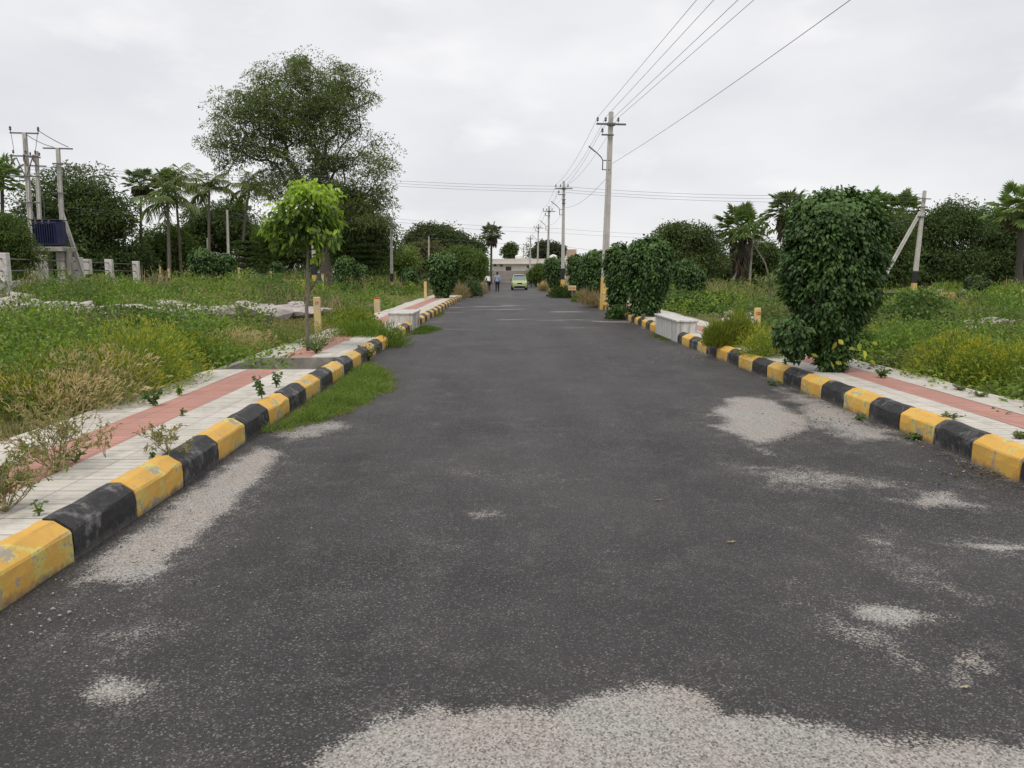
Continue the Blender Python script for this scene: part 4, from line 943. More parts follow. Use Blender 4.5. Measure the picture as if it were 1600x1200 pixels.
# wires
def wire(pts, sag, rad, label, group, seg=14, name='overhead_wire'):
    mb = MB(); P_ = [np.array(p, float) for p in pts]; sg = sag if hasattr(sag, '__len__') else [sag]*(len(P_)-1); path = []
    for i in range(len(P_)-1):
        for k in range(seg + (i == len(P_)-2)):
            t_ = k/seg; q = P_[i]*(1-t_) + P_[i+1]*t_; q = q - [0, 0, 4*sg[i]*t_*(1-t_)]; path.append(q)
    mb.tube(path, rad, 5, cap=False); return tag(mb.build(name, M_wire), label, 'wire', group)
# the span that passes over the camera: previous pole stands behind the photographer
back = {'a': (1100, 0), 'b': (1119, 0), 'c': (1152, 0), 'd': (1180, 0), 'e': (1165, 0)}
near_names = ['leftmost of the wires running from the photo top to the road poles', 'second wire from the left running down to the road poles', 'third wire from the left running down to the road poles', 'rightmost of the bundled wires running down to the road poles']
spec_ = [(-.53, .48-.25, 1090), (-.22, .48-.25, 1117), (.27, .48-.25, 1180), (-.33, .88-.24, 1155)]
for (x, dz, px), nm in zip(spec_, near_names):
    pts = [ppt(i, x, dz) for i in range(len(tops))]
    A_ = pts[0]; d = ray(px, -2); # heading chosen so that the span leaves over the top of the view
    # next pole 30 m nearer, same height: lateral place follows from the line's slope in the picture
    nz = A_[2] + .05; t_ = (nz-CAM_H)/d.z
    tgt = np.array([d.x*t_, d.y*t_, nz]); dirv = (tgt-A_); k = (A_[1]+2.0)/(A_[1]-tgt[1]) if tgt[1] < A_[1] else 1
    B_ = A_ + dirv*k
    wire([B_] + pts, [.0] + [.35, .30, .35, .25, .2, .15], .0062, nm, 'wires strung along the road poles')
# service line falling away to the right
A_ = ppt(0, .10, 1.95); d = ray(1320, -2); nz = A_[2] + .0; t_ = (nz-CAM_H)/d.z; tgt = np.array([d.x*t_, d.y*t_, nz]); B_ = A_ + (tgt-A_)*1.25
wire([B_, A_], .12, .0058, 'single service wire slanting from the upper right to the nearest road pole', None)
wire([ppt(0, .06, 2.3), ppt(1, .1, 1.7), ppt(2, .1, 1.7)], [.35, .3], .0065, 'lowest thin wire between the nearest road poles', None)

# right-hand stay poles
def stay_pole(bx, by, tx, ty, Y, sx_, sy_, jt, label, bands, w=1.0, sb=None, arms=True):
    x0 = D(bx, 440, Y).x; z0 = gzf(x0, Y); T_ = D(tx, ty, Y); H = T_.z - z0; tl = math.atan2(T_.x-x0, H); H /= math.cos(tl)
    t = empty('utility_pole', (x0, Y, z0), 0, label, 'utility pole'); t.rotation_euler = (0, tl, 0); kw = dict(w0=.24*w, w1=.15*w, d0=.20*w, d1=.13*w)
    pole_shaft(H, **kw).build('shaft', M_conc, t)
    for z0_, z1_, m in bands: band(t, H, z0_, z1_, m, **kw)
    if arms:
        mb = MB(); mb.box((0, -.12, H-.42), (.62, .05, .05), ch=.005); mb.build('crossarm', M_steel, t); mb = MB(); mb.box((0, -.12, H-.85), (.40, .05, .05), ch=.005); mb.build('crossarm', M_steel, t)
    # raking strut
    Sx = D(sx_, 440, Y).x - x0; zs = 0; J = np.array([-.10, .0, H*jt]); S0 = np.array([Sx, 0, -.2]); L = float(np.linalg.norm(J-S0)); an = math.atan2(J[0]-S0[0], J[2]-S0[2])
    s_ = pole_shaft(L, w0=.20*w, w1=.15*w, d0=.17*w, d1=.12*w).build('raking_strut', M_conc, t); s_.location = S0 + [0, -.0, 0]; s_.rotation_euler = (0, an, 0)
    for z0_, z1_, m in bands:
        b_ = band(s_, L, z0_*.9+.25, z1_*.9+.25, m, .20*w, .15*w, .17*w, .12*w)
    mb = MB(); mb.box((-.04, 0, H*jt-.25), (.42, .24, .05), ch=.005); mb.build('clamp', M_steel, t)
    return t, (x0, Y, z0, tl, H)
bds = ((.15, .62, M_mark_y), (.623, 1.25, M_mark_b))
t1, RP = stay_pole(1428, 0, 1445, 298, 41, 1366, 0, .80, 'right-hand concrete pole with a raking strut and striped feet', bds, .95)
t2, RP2 = stay_pole(1171, 0, 1176, 368, 62, 1138, 0, .92, 'slim concrete pole with a raking strut beside the shaggy fan palm', ((.1, .8, M_mark_y),), .8, arms=False)
t3, RP3 = stay_pole(1124, 0, 1124, 410, 80, 1110, 0, .92, 'farthest and smallest strutted pole in the right plot', (), .75, arms=False)
# poles on the left
def lone(bx, tx, ty, Y, label, bands, w=.8, arms=False):
    x0 = D(bx, 440, Y).x; z0 = gzf(x0, Y); T_ = D(tx, ty, Y); H = T_.z-z0; tl = math.atan2(T_.x-x0, H); H /= math.cos(tl)
    utility_pole((x0, Y, z0), H, tl, label, arms, False, bands, w=w); return (T_.x, Y, T_.z)
L1 = lone(612, 611, 340, 54, 'grey concrete pole with black and yellow foot standing clear between tree masses on the left', ((.05, .7, M_mark_y), (.703, 1.3, M_mark_b)), .85)
L2 = lone(670, 670, 370, 74, 'slim pale pole rising behind the slim dark shrub on the left', (), .7)
L3 = lone(358, 355, 328, 58, 'slim pale concrete pole above the pair of round shrubs in the far left', (), .8)
L4 = lone(491, 488, 292, 50, 'concrete pole with black and yellow foot hidden behind the bright sapling', ((.0, .95, M_mark_y), (.953, 1.9, M_mark_b)), 1.0)
L5 = lone(327, 324, 372, 66, 'short pale pole beside the leftmost coconut palms', (), .7)

# ---------------------------------------------------------------- transformer yard behind the fence
def tp(px_b, px_t, py_t, Y, label, w=1.1):
    x0 = D(px_b, 400, Y).x; z0 = gzf(x0, Y); T_ = D(px_t, py_t, Y); H = T_.z-z0; tl = math.atan2(T_.x-x0, H)*.9
    t = empty('utility_pole', (x0, Y, z0), 0, label, 'utility pole'); t.rotation_euler = (0, tl, 0); pole_shaft(H, w0=.30*w, w1=.22*w, d0=.24*w, d1=.18*w).build('shaft', M_conc, t); return t, H
YT_ = 42.0
ta, Ha = tp(50, 39, 207, YT_, 'leftmost tall concrete pole of the transformer yard, with two crossarms', .82)
def arm(t, z, L, x=0, y=-.16, s_=.07, rx=0): mb = MB(); mb.box((x, y, z), (L, s_, s_), ch=.006); mb.build('crossarm', M_steel, t)
arm(ta, Ha-.03, 1.5, -.02, 0); arm(ta, Ha-1.22, 1.5, -.02); arm(ta, Ha-2.25, 1.9, .0); arm(ta, Ha-3.6, 1.5)
for x in (-.74, .72): mb = MB(); insul(mb, (x, 0, Ha), 1.5); mb.build('insulator', M_ins, ta)
for x in (-.55, .10, .60):
    mb = MB(); insul(mb, (x, -.18, Ha-1.18), 1.3); mb.box((x-.10, -.2, Ha-1.32), (.07, .07, .35), rz=.2); mb.tube([[x-.12, -.2, Ha-1.35], [x+.08, -.25, Ha-1.7]], .045, 6); mb.build('fuse_switch', M_ins, ta)
mb = MB(); mb.tube([[-.42, -.16, Ha-1.3], [-.05, -.16, Ha-2.2]], .03, 5); mb.tube([[.42, -.16, Ha-1.3], [.08, -.16, Ha-2.2]], .03, 5); mb.build('brace', M_steel, ta)
mb = MB()
for pts in ([[-.3, -.2, Ha-1.7], [-.28, -.2, Ha-5]], [[.3, -.2, Ha-1.7], [.15, -.2, Ha-3.4], [.5, -.2, Ha-5.2]], [[.6, -.25, Ha-1.8], [.9, -.2, Ha-3.6], [.85, -.2, Ha-5.3]], [[-.74, 0, Ha+.2], [-.5, -.2, Ha-.9]], [[.05, -.1, Ha-.3], [.12, -.2, Ha-1.0]], [[.72, 0, Ha+.2], [.62, -.2, Ha-1.0]]): mb.tube(pts, .014, 5)
mb.build('jumper_cable', M_wire, ta)
tb, Hb = tp(62, 58, 236, YT_+1.8, 'short middle pole of the transformer yard, carrying small insulators', .72)
arm(tb, Hb-.35, .6); arm(tb, Hb-.8, 1.2)
for x in (-.25, .25): mb = MB(); insul(mb, (x, -.16, Hb-.33), 1.2); mb.build('insulator', M_ins, tb)
tc2, Hc = tp(99, 91, 231, YT_+1.2, 'right-hand tall concrete pole of the transformer yard, with a raking strut', .78)
arm(tc2, Hc-.03, 1.6, 0, 0); arm(tc2, Hc-.85, 1.0, .25); arm(tc2, Hc-2.4, .8)
mb = MB(); insul(mb, (.62, -.16, Hc-1.15), 1.2); mb.build('insulator', M_ins, tc2)
s_ = pole_shaft(4.3, w0=.20, w1=.15, d0=.16, d1=.12).build('raking_strut', M_conc, tc2); s_.location = (1.05, .0, .55); s_.rotation_euler = (0, -.27, 0)
wire([D(58, 203, YT_), D(107, 230, YT_+1.2)], .05, .02, 'wire between the crossarms of the transformer yard, upper one', None, name='overhead_wire')
wire([D(42, 211, YT_), D(84, 230, YT_+1.2)], .08, .018, 'wire between the crossarms of the transformer yard, lower one', None, name='overhead_wire')
c = D(77, 366, YT_+.2); t = empty('transformer', (c.x, YT_+.2, D(77, 386, YT_).z), 0, 'blue electrical transformer raised on a white slab beside the yard poles', 'transformer')
M_pl = plain('stained_lime', (.38, .36, .32), .9, .18, 2, bump=.3, dirt=(.14, .13, .11)); M_blue = plain('blue_enamel', (.022, .028, .085), .6, .2, 3, spec=.3, dirt=(.045, .048, .075))
mb = MB(); mb.box((.02, 0, .72), (1.34, .9, 1.30), ch=.04); mb.build('tank', M_blue, t)
mb = MB()
for i in range(10): mb.box((-.54+.124*i, -.50, .72), (.03, .10, 1.05))
mb.build('cooling_fins', M_blue, t)
mb = MB(); mb.box((0, 0, 1.42), (1.52, .96, .05), ch=.01); mb.build('lid', M_blue, t)
for x in (-.40, -.05, .30): mb = MB(); insul(mb, (x, -.45, 1.05), 1.7); mb.build('bushing', M_ins, t)
zt = D(77, 386, YT_).z; zg = gzf(c.x, YT_); hh = zt - zg
t = empty('transformer_plinth', (c.x+.1, YT_+.2, zg), 0, 'stained white slab and columns under the blue transformer', 'plinth')
mb = MB(); mb.box((0, 0, hh-.12), (1.9, 1.4, .24), ch=.02); mb.build('slab', M_pl, t)
for x in (-.55, .62): mb = MB(); mb.box((x, 0, (hh-.24)/2), (.42, .9, hh-.24), ch=.02); mb.build('column', M_pl, t)
mb = MB(); mb.box((.98, -.2, hh*.55), (.22, .3, hh*.9), ch=.02); mb.build('column', M_pl, t)

# fence of white posts with two dark rails
posts = [(-38, 27.2), (5, 31), (66, 38.5), (123, 44), (171, 50), (213, 56)]
fx = [D(a, 420, Y).x for a, Y in posts]; t = empty('fence', (fx[1], 31, gzf(fx[1], 31)), 0, 'fence of square white posts with two dark rails before the transformer yard', 'fence')
tops_px = [388, 395, 398.5, 402, 405, 408]; O = np.array([fx[1], 31, gzf(fx[1], 31)]); PT = []
for (px, Y), x, ty in zip(posts, fx, tops_px):
    T_ = D(px, ty, Y); zg = gzf(x, Y) - .1; h = T_.z - zg; mb = MB(); mb.box((0, 0, h/2), (.44, .34, h), ch=.02, rz=.15); o = mb.build('post', M_white, t); o.location = Vector((x, Y, zg)) - Vector(O); PT.append((x, Y, T_.z))
for dz in (.24, .72):
    mb = MB()
    for a, b in zip(PT[:-1], PT[1:]): mb.tube([np.array([a[0], a[1]-.0, a[2]-dz])-O, np.array([b[0], b[1]-.0, b[2]-dz])-O], .032, 6)
    mb.build('rail', M_steel, t)
mb = MB()
for a, b in zip(PT[:3], PT[1:4]):
    a_ = np.array([a[0], a[1], a[2]-1.28]); b_ = np.array([b[0], b[1], b[2]-1.28]); m = (a_+b_)/2 - O; L = float(np.linalg.norm(b_-a_)); mb.box(m, (.16, L, .25), rz=-math.atan2(b_[0]-a_[0], b_[1]-a_[1]))
mb.build('kerb_beam', M_white, t)
blk('concrete_block', (D(135, 410, 46).x, 46, gzf(D(135, 410, 46).x, 46)+.9), (.45, .4, .9), 'square white concrete block at the foot of the yard strut, behind the fence', 'block', M_white)

# far white posts on the left + yellow plot markers
for i, px in enumerate((378, 386, 393, 401, 407, 413)):
    Y = 74; x = D(px, 430, Y).x; z = gzf(x, Y); h = D(px, 418, Y).z - z; mb = MB(); mb.box((0, 0, h/2), (.28, .2, h), ch=.02); o = mb.build('white_post', M_white); o.location = (x, Y, z); tag(o, 'small square white post in the distant row left of the bright sapling', 'post', 'distant row of small white posts')
def marker(px, ty, by, Y, wd, label, text=None, top=None, name='plot_marker', tilt=0):
    T_ = D(px, ty, Y); x = T_.x; z = gzf(x, Y); h = T_.z - z; t = empty(name, (x, Y, z), 0, label, 'marker post', 'painted plot marker stones'); t.rotation_euler = (0, tilt, random.uniform(-.1, .1))
    mb = MB(); mb.box((0, 0, h/2-.05), (wd, wd*.7, h+.1), ch=.012); mb.build('stone', M_cream, t)
    if top: mb = MB(); mb.box((0, 0, h+.02), (wd*1.02, wd*.72, .05), ch=.01); mb.build('painted_top', M_red, t)
    if text:
        cu = bpy.data.curves.new('painted_number', 'FONT'); cu.body = text; cu.size = wd*.62; cu.align_x = 'CENTER'; cu.align_y = 'CENTER'; cu.extrude = .001; cu.offset = .004; cu.materials.append(M_red)
        o = text_mesh('painted_number', cu); COL.objects.link(o); o.parent = t; o.location = (0, -wd*.35-.003, h-wd*.95); o.rotation_euler = (R(90), 0, 0); o.scale = (.85, 1.15, 1)
    return t
M_cream = plain('cream_yellow_paint', (.60, .46, .20), .8, .1, 6, dirt=(.50, .42, .30))
marker(495, 464, 512, 16.8, .145, 'cream-yellow plot marker stone with red number 18 beside the sapling trunk', '18')
marker(1184, 481, 503, 16.2, .125, 'cream-yellow plot marker stone with red number 123 left of the tall clipped shrub', '123')
marker(589, 467, 480, 25.5, .19, 'squat cream marker stone with a red top in the left plot', None, True)
marker(664.5, 440, 462, 36, .13, 'slim yellow marker post beside the dark shrub on the left pavement', None)
marker(1602, 452, 486, 30, .20, 'yellow marker post cut by the right margin of the photo', None)
marker(1455, 459, 468, 37, .16, 'short yellow marker post right of the strutted pole', None)
marker(1429, 452, 468, 39.5, .16, 'yellow stub in front of the strutted pole foot', None)
marker(504, 428, 446, 48, .14, 'pale yellow marker post between sapling trunk and the big tree', None)
marker(617, 425, 440, 61, .14, 'pale yellow post right next to the clear-standing grey pole', None)
marker(572, 432, 445, 55, .12, 'pale marker post among the dark shrubs right of the big tree', None)
marker(265, 420, 434, 52, .13, 'white marker post leaning in the far left plot', None, tilt=-.05)
marker(296, 421, 440, 50, .13, 'yellow-white marker post left of the round shrub pair', None)
marker(373, 418, 434, 52, .13, 'yellow-white marker post right of the round shrub pair', None)
marker(423, 424, 440, 49, .13, 'white marker post left of the sapling trunk', None)
marker(250, 416, 428, 60, .13, 'small white marker post farthest in the left plot', None)
# numbered yellow plate on a short post
q = D(894, 450, 44); t = empty('number_plate', (q.x, 44, PZ+float(dip(44))), 0, 'small yellow plate with red lettering on a short post by the road', 'sign')
hz = q.z - (PZ+float(dip(44))); mb = MB(); mb.box((0, 0, hz), (.44, .03, .27), ch=.008); mb.build('plate', M_cream, t); mb = MB(); mb.box((0, .03, hz/2), (.07, .05, hz+.1)); mb.build('post', M_steel, t)
cu = bpy.data.curves.new('lettering', 'FONT'); cu.body = '30-30'; cu.size = .15; cu.align_x = 'CENTER'; cu.align_y = 'CENTER'; cu.extrude = .001; cu.offset = .003; cu.materials.append(M_red); o = text_mesh('lettering', cu); COL.objects.link(o); o.parent = t; o.location = (0, -.018, hz-.02); o.rotation_euler = (R(90), 0, 0)
# kerb of the next street across the right plot and the left plot
def far_kerb(x0, y0, x1, y1, label, h=.30):
    mb = MB(); n = int(math.hypot(x1-x0, y1-y0)/1.4); an = math.atan2(y1-y0, x1-x0)
    for i in range(n):
        k = (i+.5)/n; x, y = x0+(x1-x0)*k, y0+(y1-y0)*k; mb.box((x, y, gzf(x, y)+h/2), (1.38, .18, h), (.50, .36, .12) if i % 2 else (.05, .05, .052), rz=an, ch=.01)
    tag(mb.build('kerb', attr_mat('far_kerb_paint', .8, .1)), label, kind='structure')
a, b = D(1320, 468, 31), D(1680, 470, 31); far_kerb(a.x, 34, b.x, 34, 'painted kerb of the next street', .30)
a, b = D(225, 443, 46), D(480, 447, 46); far_kerb(a.x, 46, b.x, 46, 'painted kerb of the next street on the left', .66)
# small grey fence stubs in the far right plot
for px, ty, Y, lab in ((1507, 452, 44, 'small grey stone stub left of the small round shrub'), (1587, 455, 44, 'small grey stone stub near the right margin'), (1470, 452, 46, 'grey pair-leg stone stub under the dark trees')):
    x = D(px, 440, Y).x; z = gzf(x, Y); h = D(px, ty, Y).z-z; blk('stone_stub', (x, Y, z), (.22, .2, h), lab, 'stone post', M_conc)

# crossing wires behind the road
Lp = D(93, 262, YT_+1.1)
for i, (dl, y1, y2, y3) in enumerate(((0, 280, 291, 307), (4, 284, 296, 311), (9, 292, 300, 317))):
    wire([D(-60, 250+dl*1.3, 42), D(100, 262+dl, YT_+1), D(488, 274+dl*.9, 50), D(876, y2, 52.5), D(1446, 303+dl*1.2, 41)], [.1, .15, .12, .30], .0085,
         ('topmost', 'middle', 'lowest')[i] + ' of the three wires crossing the sky high behind the road', 'wires crossing high behind the road')
for i, (a_, b_, c_, d_) in enumerate(((324, 341, 357, 372), (328, 346, 364, 376))):
    wire([D(100, a_, YT_+1.2), D(355, a_+9, 58), D(611, b_, 54), D(870, c_, 72), D(1176, d_, 62), D(1440, 340+i*4, 41)], [.15, .12, .15, .12, .2], .008,
         ('upper', 'lower')[i] + ' of the two thin wires crossing lower behind the road', 'wires crossing lower behind the road')
wire([D(355, 340, 58), D(670, 372, 74), D(870, 384, 96), D(1124, 411, 80)], [.15, .1, .1], .012, 'faint lowest wire crossing above the far building', None)

# ---------------------------------------------------------------- trees behind
def far_tree(label, bx, Y, ells, ncl, nl, lsz, cr, pal, tr=.25, asp=.5, cat='tree', fork=None, **k):
    return tree('tree', label, cat, base_at(bx, Y), ell_px(ells, Y), ncl, nl, lsz, cr, pal, tr, asp=asp, fork=fork, **k)
far_tree('dense tree filling in under the right side of the big open tree', 575, 60, [(560, 352, 46, 48), (585, 385, 34, 42), (545, 395, 40, 35)], 230, 110, .22, .75, [(.062, .095, .03), (.11, .155, .046)])
far_tree('very large dark round tree behind the transformer yard', 130, 64, [(125, 325, 70, 58), (75, 345, 55, 55), (172, 362, 48, 58), (110, 405, 118, 40), (195, 400, 30, 40)], 560, 120, .27, .95, DG, .45)
far_tree('low bushy dark tree at the left margin in front of the transformer yard', 10, 36, [(18, 380, 36, 42), (-22, 380, 44, 54), (42, 408, 20, 24)], 220, 120, .12, .42, [(.06, .10, .026), (.12, .175, .04)], .15)
far_tree('dark tree behind the slender coconut palms', 350, 76, [(350, 352, 52, 32), (312, 372, 40, 36), (385, 372, 42, 38)], 260, 100, .28, .9, DG, .3)
far_tree('mid green tree at the feet of the fan palms on the left', 262, 70, [(262, 390, 38, 34), (235, 400, 26, 30), (290, 405, 30, 26)], 170, 95, .25, .8, MG, .2)
far_tree('green tree behind the sapling trunk, left of the big tree', 455, 72, [(450, 385, 46, 36), (420, 398, 36, 30), (495, 385, 30, 40)], 240, 100, .26, .85, MG, .25)
far_tree('tall rounded tree left of the lone palms in the distance', 672, 100, [(672, 374, 26, 18), (655, 388, 26, 20), (700, 384, 26, 20), (726, 392, 28, 22), (736, 404, 15, 18)], 360, 90, .36, 1.15, [(.065, .095, .040), (.11, .15, .06)], .35)
far_tree('brownish scrubby tree below the tall rounded one', 640, 84, [(640, 408, 34, 20), (662, 402, 22, 20)], 120, 90, .30, .8, [(.11, .11, .055), (.16, .15, .08)], .2)
far_tree('pale green spreading tree by the clear-standing grey pole', 626, 76, [(628, 410, 26, 17), (608, 420, 20, 14)], 110, 80, .24, .7, LG, .15)
far_tree('lush green roadside tree just beyond the dark left shrub', 716, 50, [(716, 412, 20, 20), (703, 420, 14, 18)], 110, 110, .16, .5, MG, .12)
far_tree('lush green roadside tree, middle one of three left of the road end', 738, 62, [(738, 414, 18, 20), (728, 425, 16, 16)], 110, 110, .18, .55, MG, .12)
far_tree('lush green roadside tree touching the left end of the far building', 748, 76, [(745, 412, 10, 16), (750, 424, 6, 12)], 110, 100, .22, .6, MG, .15)
far_tree('small green tree in front of the far building beside the car', 838, 90, [(841, 428, 11, 10), (832, 436, 7, 7), (847, 420, 7, 8)], 70, 80, .22, .55, MG, .12)
far_tree('conical dark tree rising left above the far building', 797, 190, [(797, 394, 7, 12)], 50, 70, .6, 1.1, DG, .3)
far_tree('dark spreading tree rising above the right end of the far building', 855, 185, [(858, 392, 22, 11), (846, 398, 16, 8), (872, 396, 10, 10)], 130, 70, .6, 1.5, [(.05, .068, .035), (.08, .10, .05)], .4)
far_tree('broad open-crowned tree behind the clipped shrubs on the right', 1075, 60, [(1062, 375, 40, 22), (1090, 392, 36, 30), (1040, 392, 28, 26), (1065, 415, 58, 30)], 360, 95, .22, .8, [(.065, .10, .034), (.12, .16, .055)], .3)
far_tree('dark leafy tree between the two strutted poles, behind the shaggy palm', 1185, 72, [(1180, 405, 36, 26), (1130, 425, 40, 20), (1215, 415, 30, 22)], 220, 90, .27, .85, DG, .25)
far_tree('dark tree directly behind the tall clipped shrub', 1345, 52, [(1340, 395, 48, 38), (1390, 380, 34, 46), (1365, 420, 60, 30)], 300, 95, .21, .75, DG, .3)
far_tree('large dark tree behind the right-hand strutted pole', 1475, 58, [(1470, 362, 44, 36), (1430, 385, 36, 40), (1505, 350, 36, 30), (1460, 415, 70, 34)], 440, 105, .22, .85, [(.055, .090, .031), (.105, .155, .048)], .35)
far_tree('large dark tree at the right margin behind the fan palm', 1570, 60, [(1550, 365, 42, 36), (1600, 375, 50, 46), (1580, 415, 70, 36), (1650, 380, 40, 40)], 460, 105, .23, .85, [(.055, .090, .031), (.105, .155, .048)], .35)
# tiered flat-branched trees
def tiered(px, top, bot, wpx, Y, label):
    b = base_at(px, Y); z1 = D(px, top, Y).z - b[2]; z0 = max(.6, D(px, bot, Y).z - b[2]); el = []
    t = empty('tree', b, 0, label, 'tree'); mb = MB(); mb.tube([[0, 0, -.1], [0, 0, z1]], [.10, .02], 7, BARK); C = []
    for i in range(6):
        z = z0 + (z1-z0)*i/5; rr_ = wpx/2*Y/F*(1-.62*i/5); 
        for a in np.arange(0, 6.28, 1.05) + i*.5: 
            mb.tube([[0, 0, z-.15], [rr_*math.cos(a), rr_*math.sin(a), z]], [.03, .01], 4, BARK, cap=False)
            for k in np.linspace(.25, 1, 6): C.append([rr_*k*math.cos(a), rr_*k*math.sin(a), z + .05])
    mb.build('trunk', M_bark, t); C = np.array(C); k = 26; n = len(C)*k; mb = MB()
    Pp = np.repeat(C, k, 0) + rng.normal(size=(n, 3))*[.26, .26, .05]; leaves(mb, Pp, rdir(n)*[1, 1, .3], .15, .08, vary((.065, .105, .026), n), up=np.tile([0, 0, 1.], (n, 1))); mb.build('crown', M_leaf, t)
tiered(387, 380, 425, 62, 54, 'young tree with flat tiered branches left of the sapling')
tiered(572, 385, 428, 70, 57, 'young tree with flat tiered branches right of the big tree trunk')
# small leafy plants in the middle ground
bush('weed_bush', 'grey-green leafy shrub at the left kerb end beside dry grass', 'bush', (D(735, 445, 47).x, 47, float(dip(47))+.05), .75, .7, 1.25, 1600, .16, .5, [(.07, .11, .05), (.11, .15, .07)], 'kite', 10)
for px, Y, h, lab in ((716, 44, 1.0, 'straw-coloured dry grass left of the grey-green shrub'), (742, 52, .8, 'straw-coloured dry grass right of the grey-green shrub'), (922, 33, .7, 'straw-coloured dry grass behind the right kerb stones'), (852, 68, .7, 'straw-coloured dry grass near the parked car'), (908, 41, .5, 'straw-coloured dry grass beside the yellow plate')):
    x = D(px, 450, Y).x; bush('dry_grass', lab, 'grass tuft', (x, Y, float(dip(Y))+.05), .7, .6, h, 1300, .30, .06, [(.26, .20, .11), (.34, .27, .16)], 'blade', 5, up=1.5)
bush('weed_bush', 'dark leafy weed spilling over the right kerb before the clipped shrubs', 'bush', (3.72, 25.2, .0), .55, .8, .45, 1500, .11, .7, SP, 'leaf', 6, M_gloss)
bush('weed_bush', 'dark leafy weed at the road edge below the second road pole', 'bush', (3.45, 47, float(dip(47))), .9, 1.6, .75, 1800, .15, .6, [(.04, .07, .02), (.07, .11, .03)], 'kite', 8)
bush('weed_bush', 'small leafy weed on the right kerb near the yellow plate', 'bush', (3.6, 38.5, float(dip(38))), .5, .6, .35, 700, .13, .6, MG, 'kite', 6)
# leaning slender tree with a leafy top left of the tall shrub
b = (D(1205, 470, 26).x, 26.0, gzf(D(1205, 470, 26).x, 26)); t = empty('tree', b, 0, 'slender crooked sapling whose light leafy top stands before the shaggy palm', 'tree'); mb = MB()
Q = lambda px, py: np.array([D(px, py, 26).x-b[0], 0, D(px, py, 26).z-b[2]])
mb.tube([Q(1206, 475), Q(1203, 440), Q(1196, 412), Q(1184, 392), Q(1176, 378), Q(1180, 360)], [.035, .03, .026, .022, .016, .008], 7, (.20, .18, .15)); mb.tube([Q(1183, 388), Q(1190, 368), Q(1205, 356)], [.014, .01, .006], 5, (.20, .18, .15), cap=False); mb.tube([Q(1203, 450), Q(1212, 430), Q(1218, 425)], [.02, .014, .008], 5, (.20, .18, .15), cap=False); mb.build('trunk', M_bark, t)
mb = MB()
for a, c_, nn, kk in ((1165, 358, 46, .22), (1180, 352, 50, .22), (1192, 356, 26, .18), (1204, 358, 10, .1), (1150, 360, 18, .12), (1203, 380, 7, .08), (1215, 430, 60, .22), (1195, 440, 50, .25)):
    q = Q(a, c_) + rng.normal(0, kk, (nn, 3))*[1, 1, .5]; leaves(mb, q, rdir(nn, -.4), .16, .08, vary((.085, .14, .030), nn), 'leaf')
mb.build('crown', M_leaf, t)
# bare thin stem in the left plot
b = gp(277, 497); twiggy((b[0], b[1], b[2]), 1.9, 'tall bare thin dead stem standing in the left plot', 1, 1, 12, .06, .9, .007)
bush('weed_bush', 'broad leafy green weed on the rubble of the right plot margin', 'bush', gp(1590, 505), .5, .5, .55, 700, .13, .4, GR, 'kite', 8)

# ---------------------------------------------------------------- palms
def frond(mb, base, az, el, L, droop, nl=22, col=(.06, .09, .025), wl=.55):
    pts = []; p = np.array(base, float); e_ = el; k = 9
    for i in range(k+1):
        pts.append(p.copy()); d = np.array([math.cos(az)*math.cos(e_), math.sin(az)*math.cos(e_), math.sin(e_)]); p = p + d*L/k; e_ -= droop/k*(.5+i/k)
    pts = np.array(pts); mb.tube(pts, np.linspace(.035, .008, k+1), 4, (.16, .17, .07), cap=False)
    t_ = np.repeat(np.linspace(.12, 1, nl), 2); f = t_*k; i0 = np.minimum(f.astype(int), k-1); fr_ = (f-i0)[:, None]; B = pts[i0]*(1-fr_) + pts[i0+1]*fr_; tg = unit(pts[i0+1]-pts[i0])
    side = unit(np.cross(tg, [0, 0, 1.]))*np.where(np.arange(len(t_)) % 2, 1, -1)[:, None]
    Dd = side*.75 + tg*.6 + [0, 0, -.45] + rng.normal(0, .12, (len(t_), 3)); Ln = wl*np.sin(np.clip(t_*2.6+.35, 0, 3.1))*1.05 + .12
    leaves(mb, B, Dd, Ln*1.15, .095, vary(col, len(t_), .14), 'blade', droop=.35, up=np.tile([0, 0, 1.], (len(t_), 1)))
def coco(label, bx, Y, tx, ty, scale=1.0, lean=0, mat=M_leaf, n=17, col=(.16, .20, .07), seed=0):
    b = np.array(base_at(bx, Y)); T_ = D(tx, ty, Y); top = np.array([T_.x-b[0], 0, T_.z-b[2]]); t = empty('coconut_palm', b, 0, label, 'palm tree', 'coconut palms in the left background')
    mb = MB(); m = top*.5 + [lean, 0, 0]; pp_ = [np.array([0, 0, -.1])*(1-k)**2 + 2*m*k*(1-k) + top*k*k for k in np.linspace(0, 1, 9)]; mb.tube(pp_, np.linspace(.15, .09, 9), 8, (.17, .15, .125)); mb.build('trunk', M_bark, t)
    mb = MB(); r = np.random.default_rng(seed)
    for i in range(n):
        az = i*2.4 + r.uniform(-.3, .3); el = [1.25, .9, .55, .25, -.1][i % 5] + r.uniform(-.15, .15); frond(mb, top, az, el, 2.3*scale*r.uniform(.85, 1.1), 1.5+r.uniform(-.2, .5), col=col, wl=.60*scale)
    mb.build('crown', M_weed, t); return t
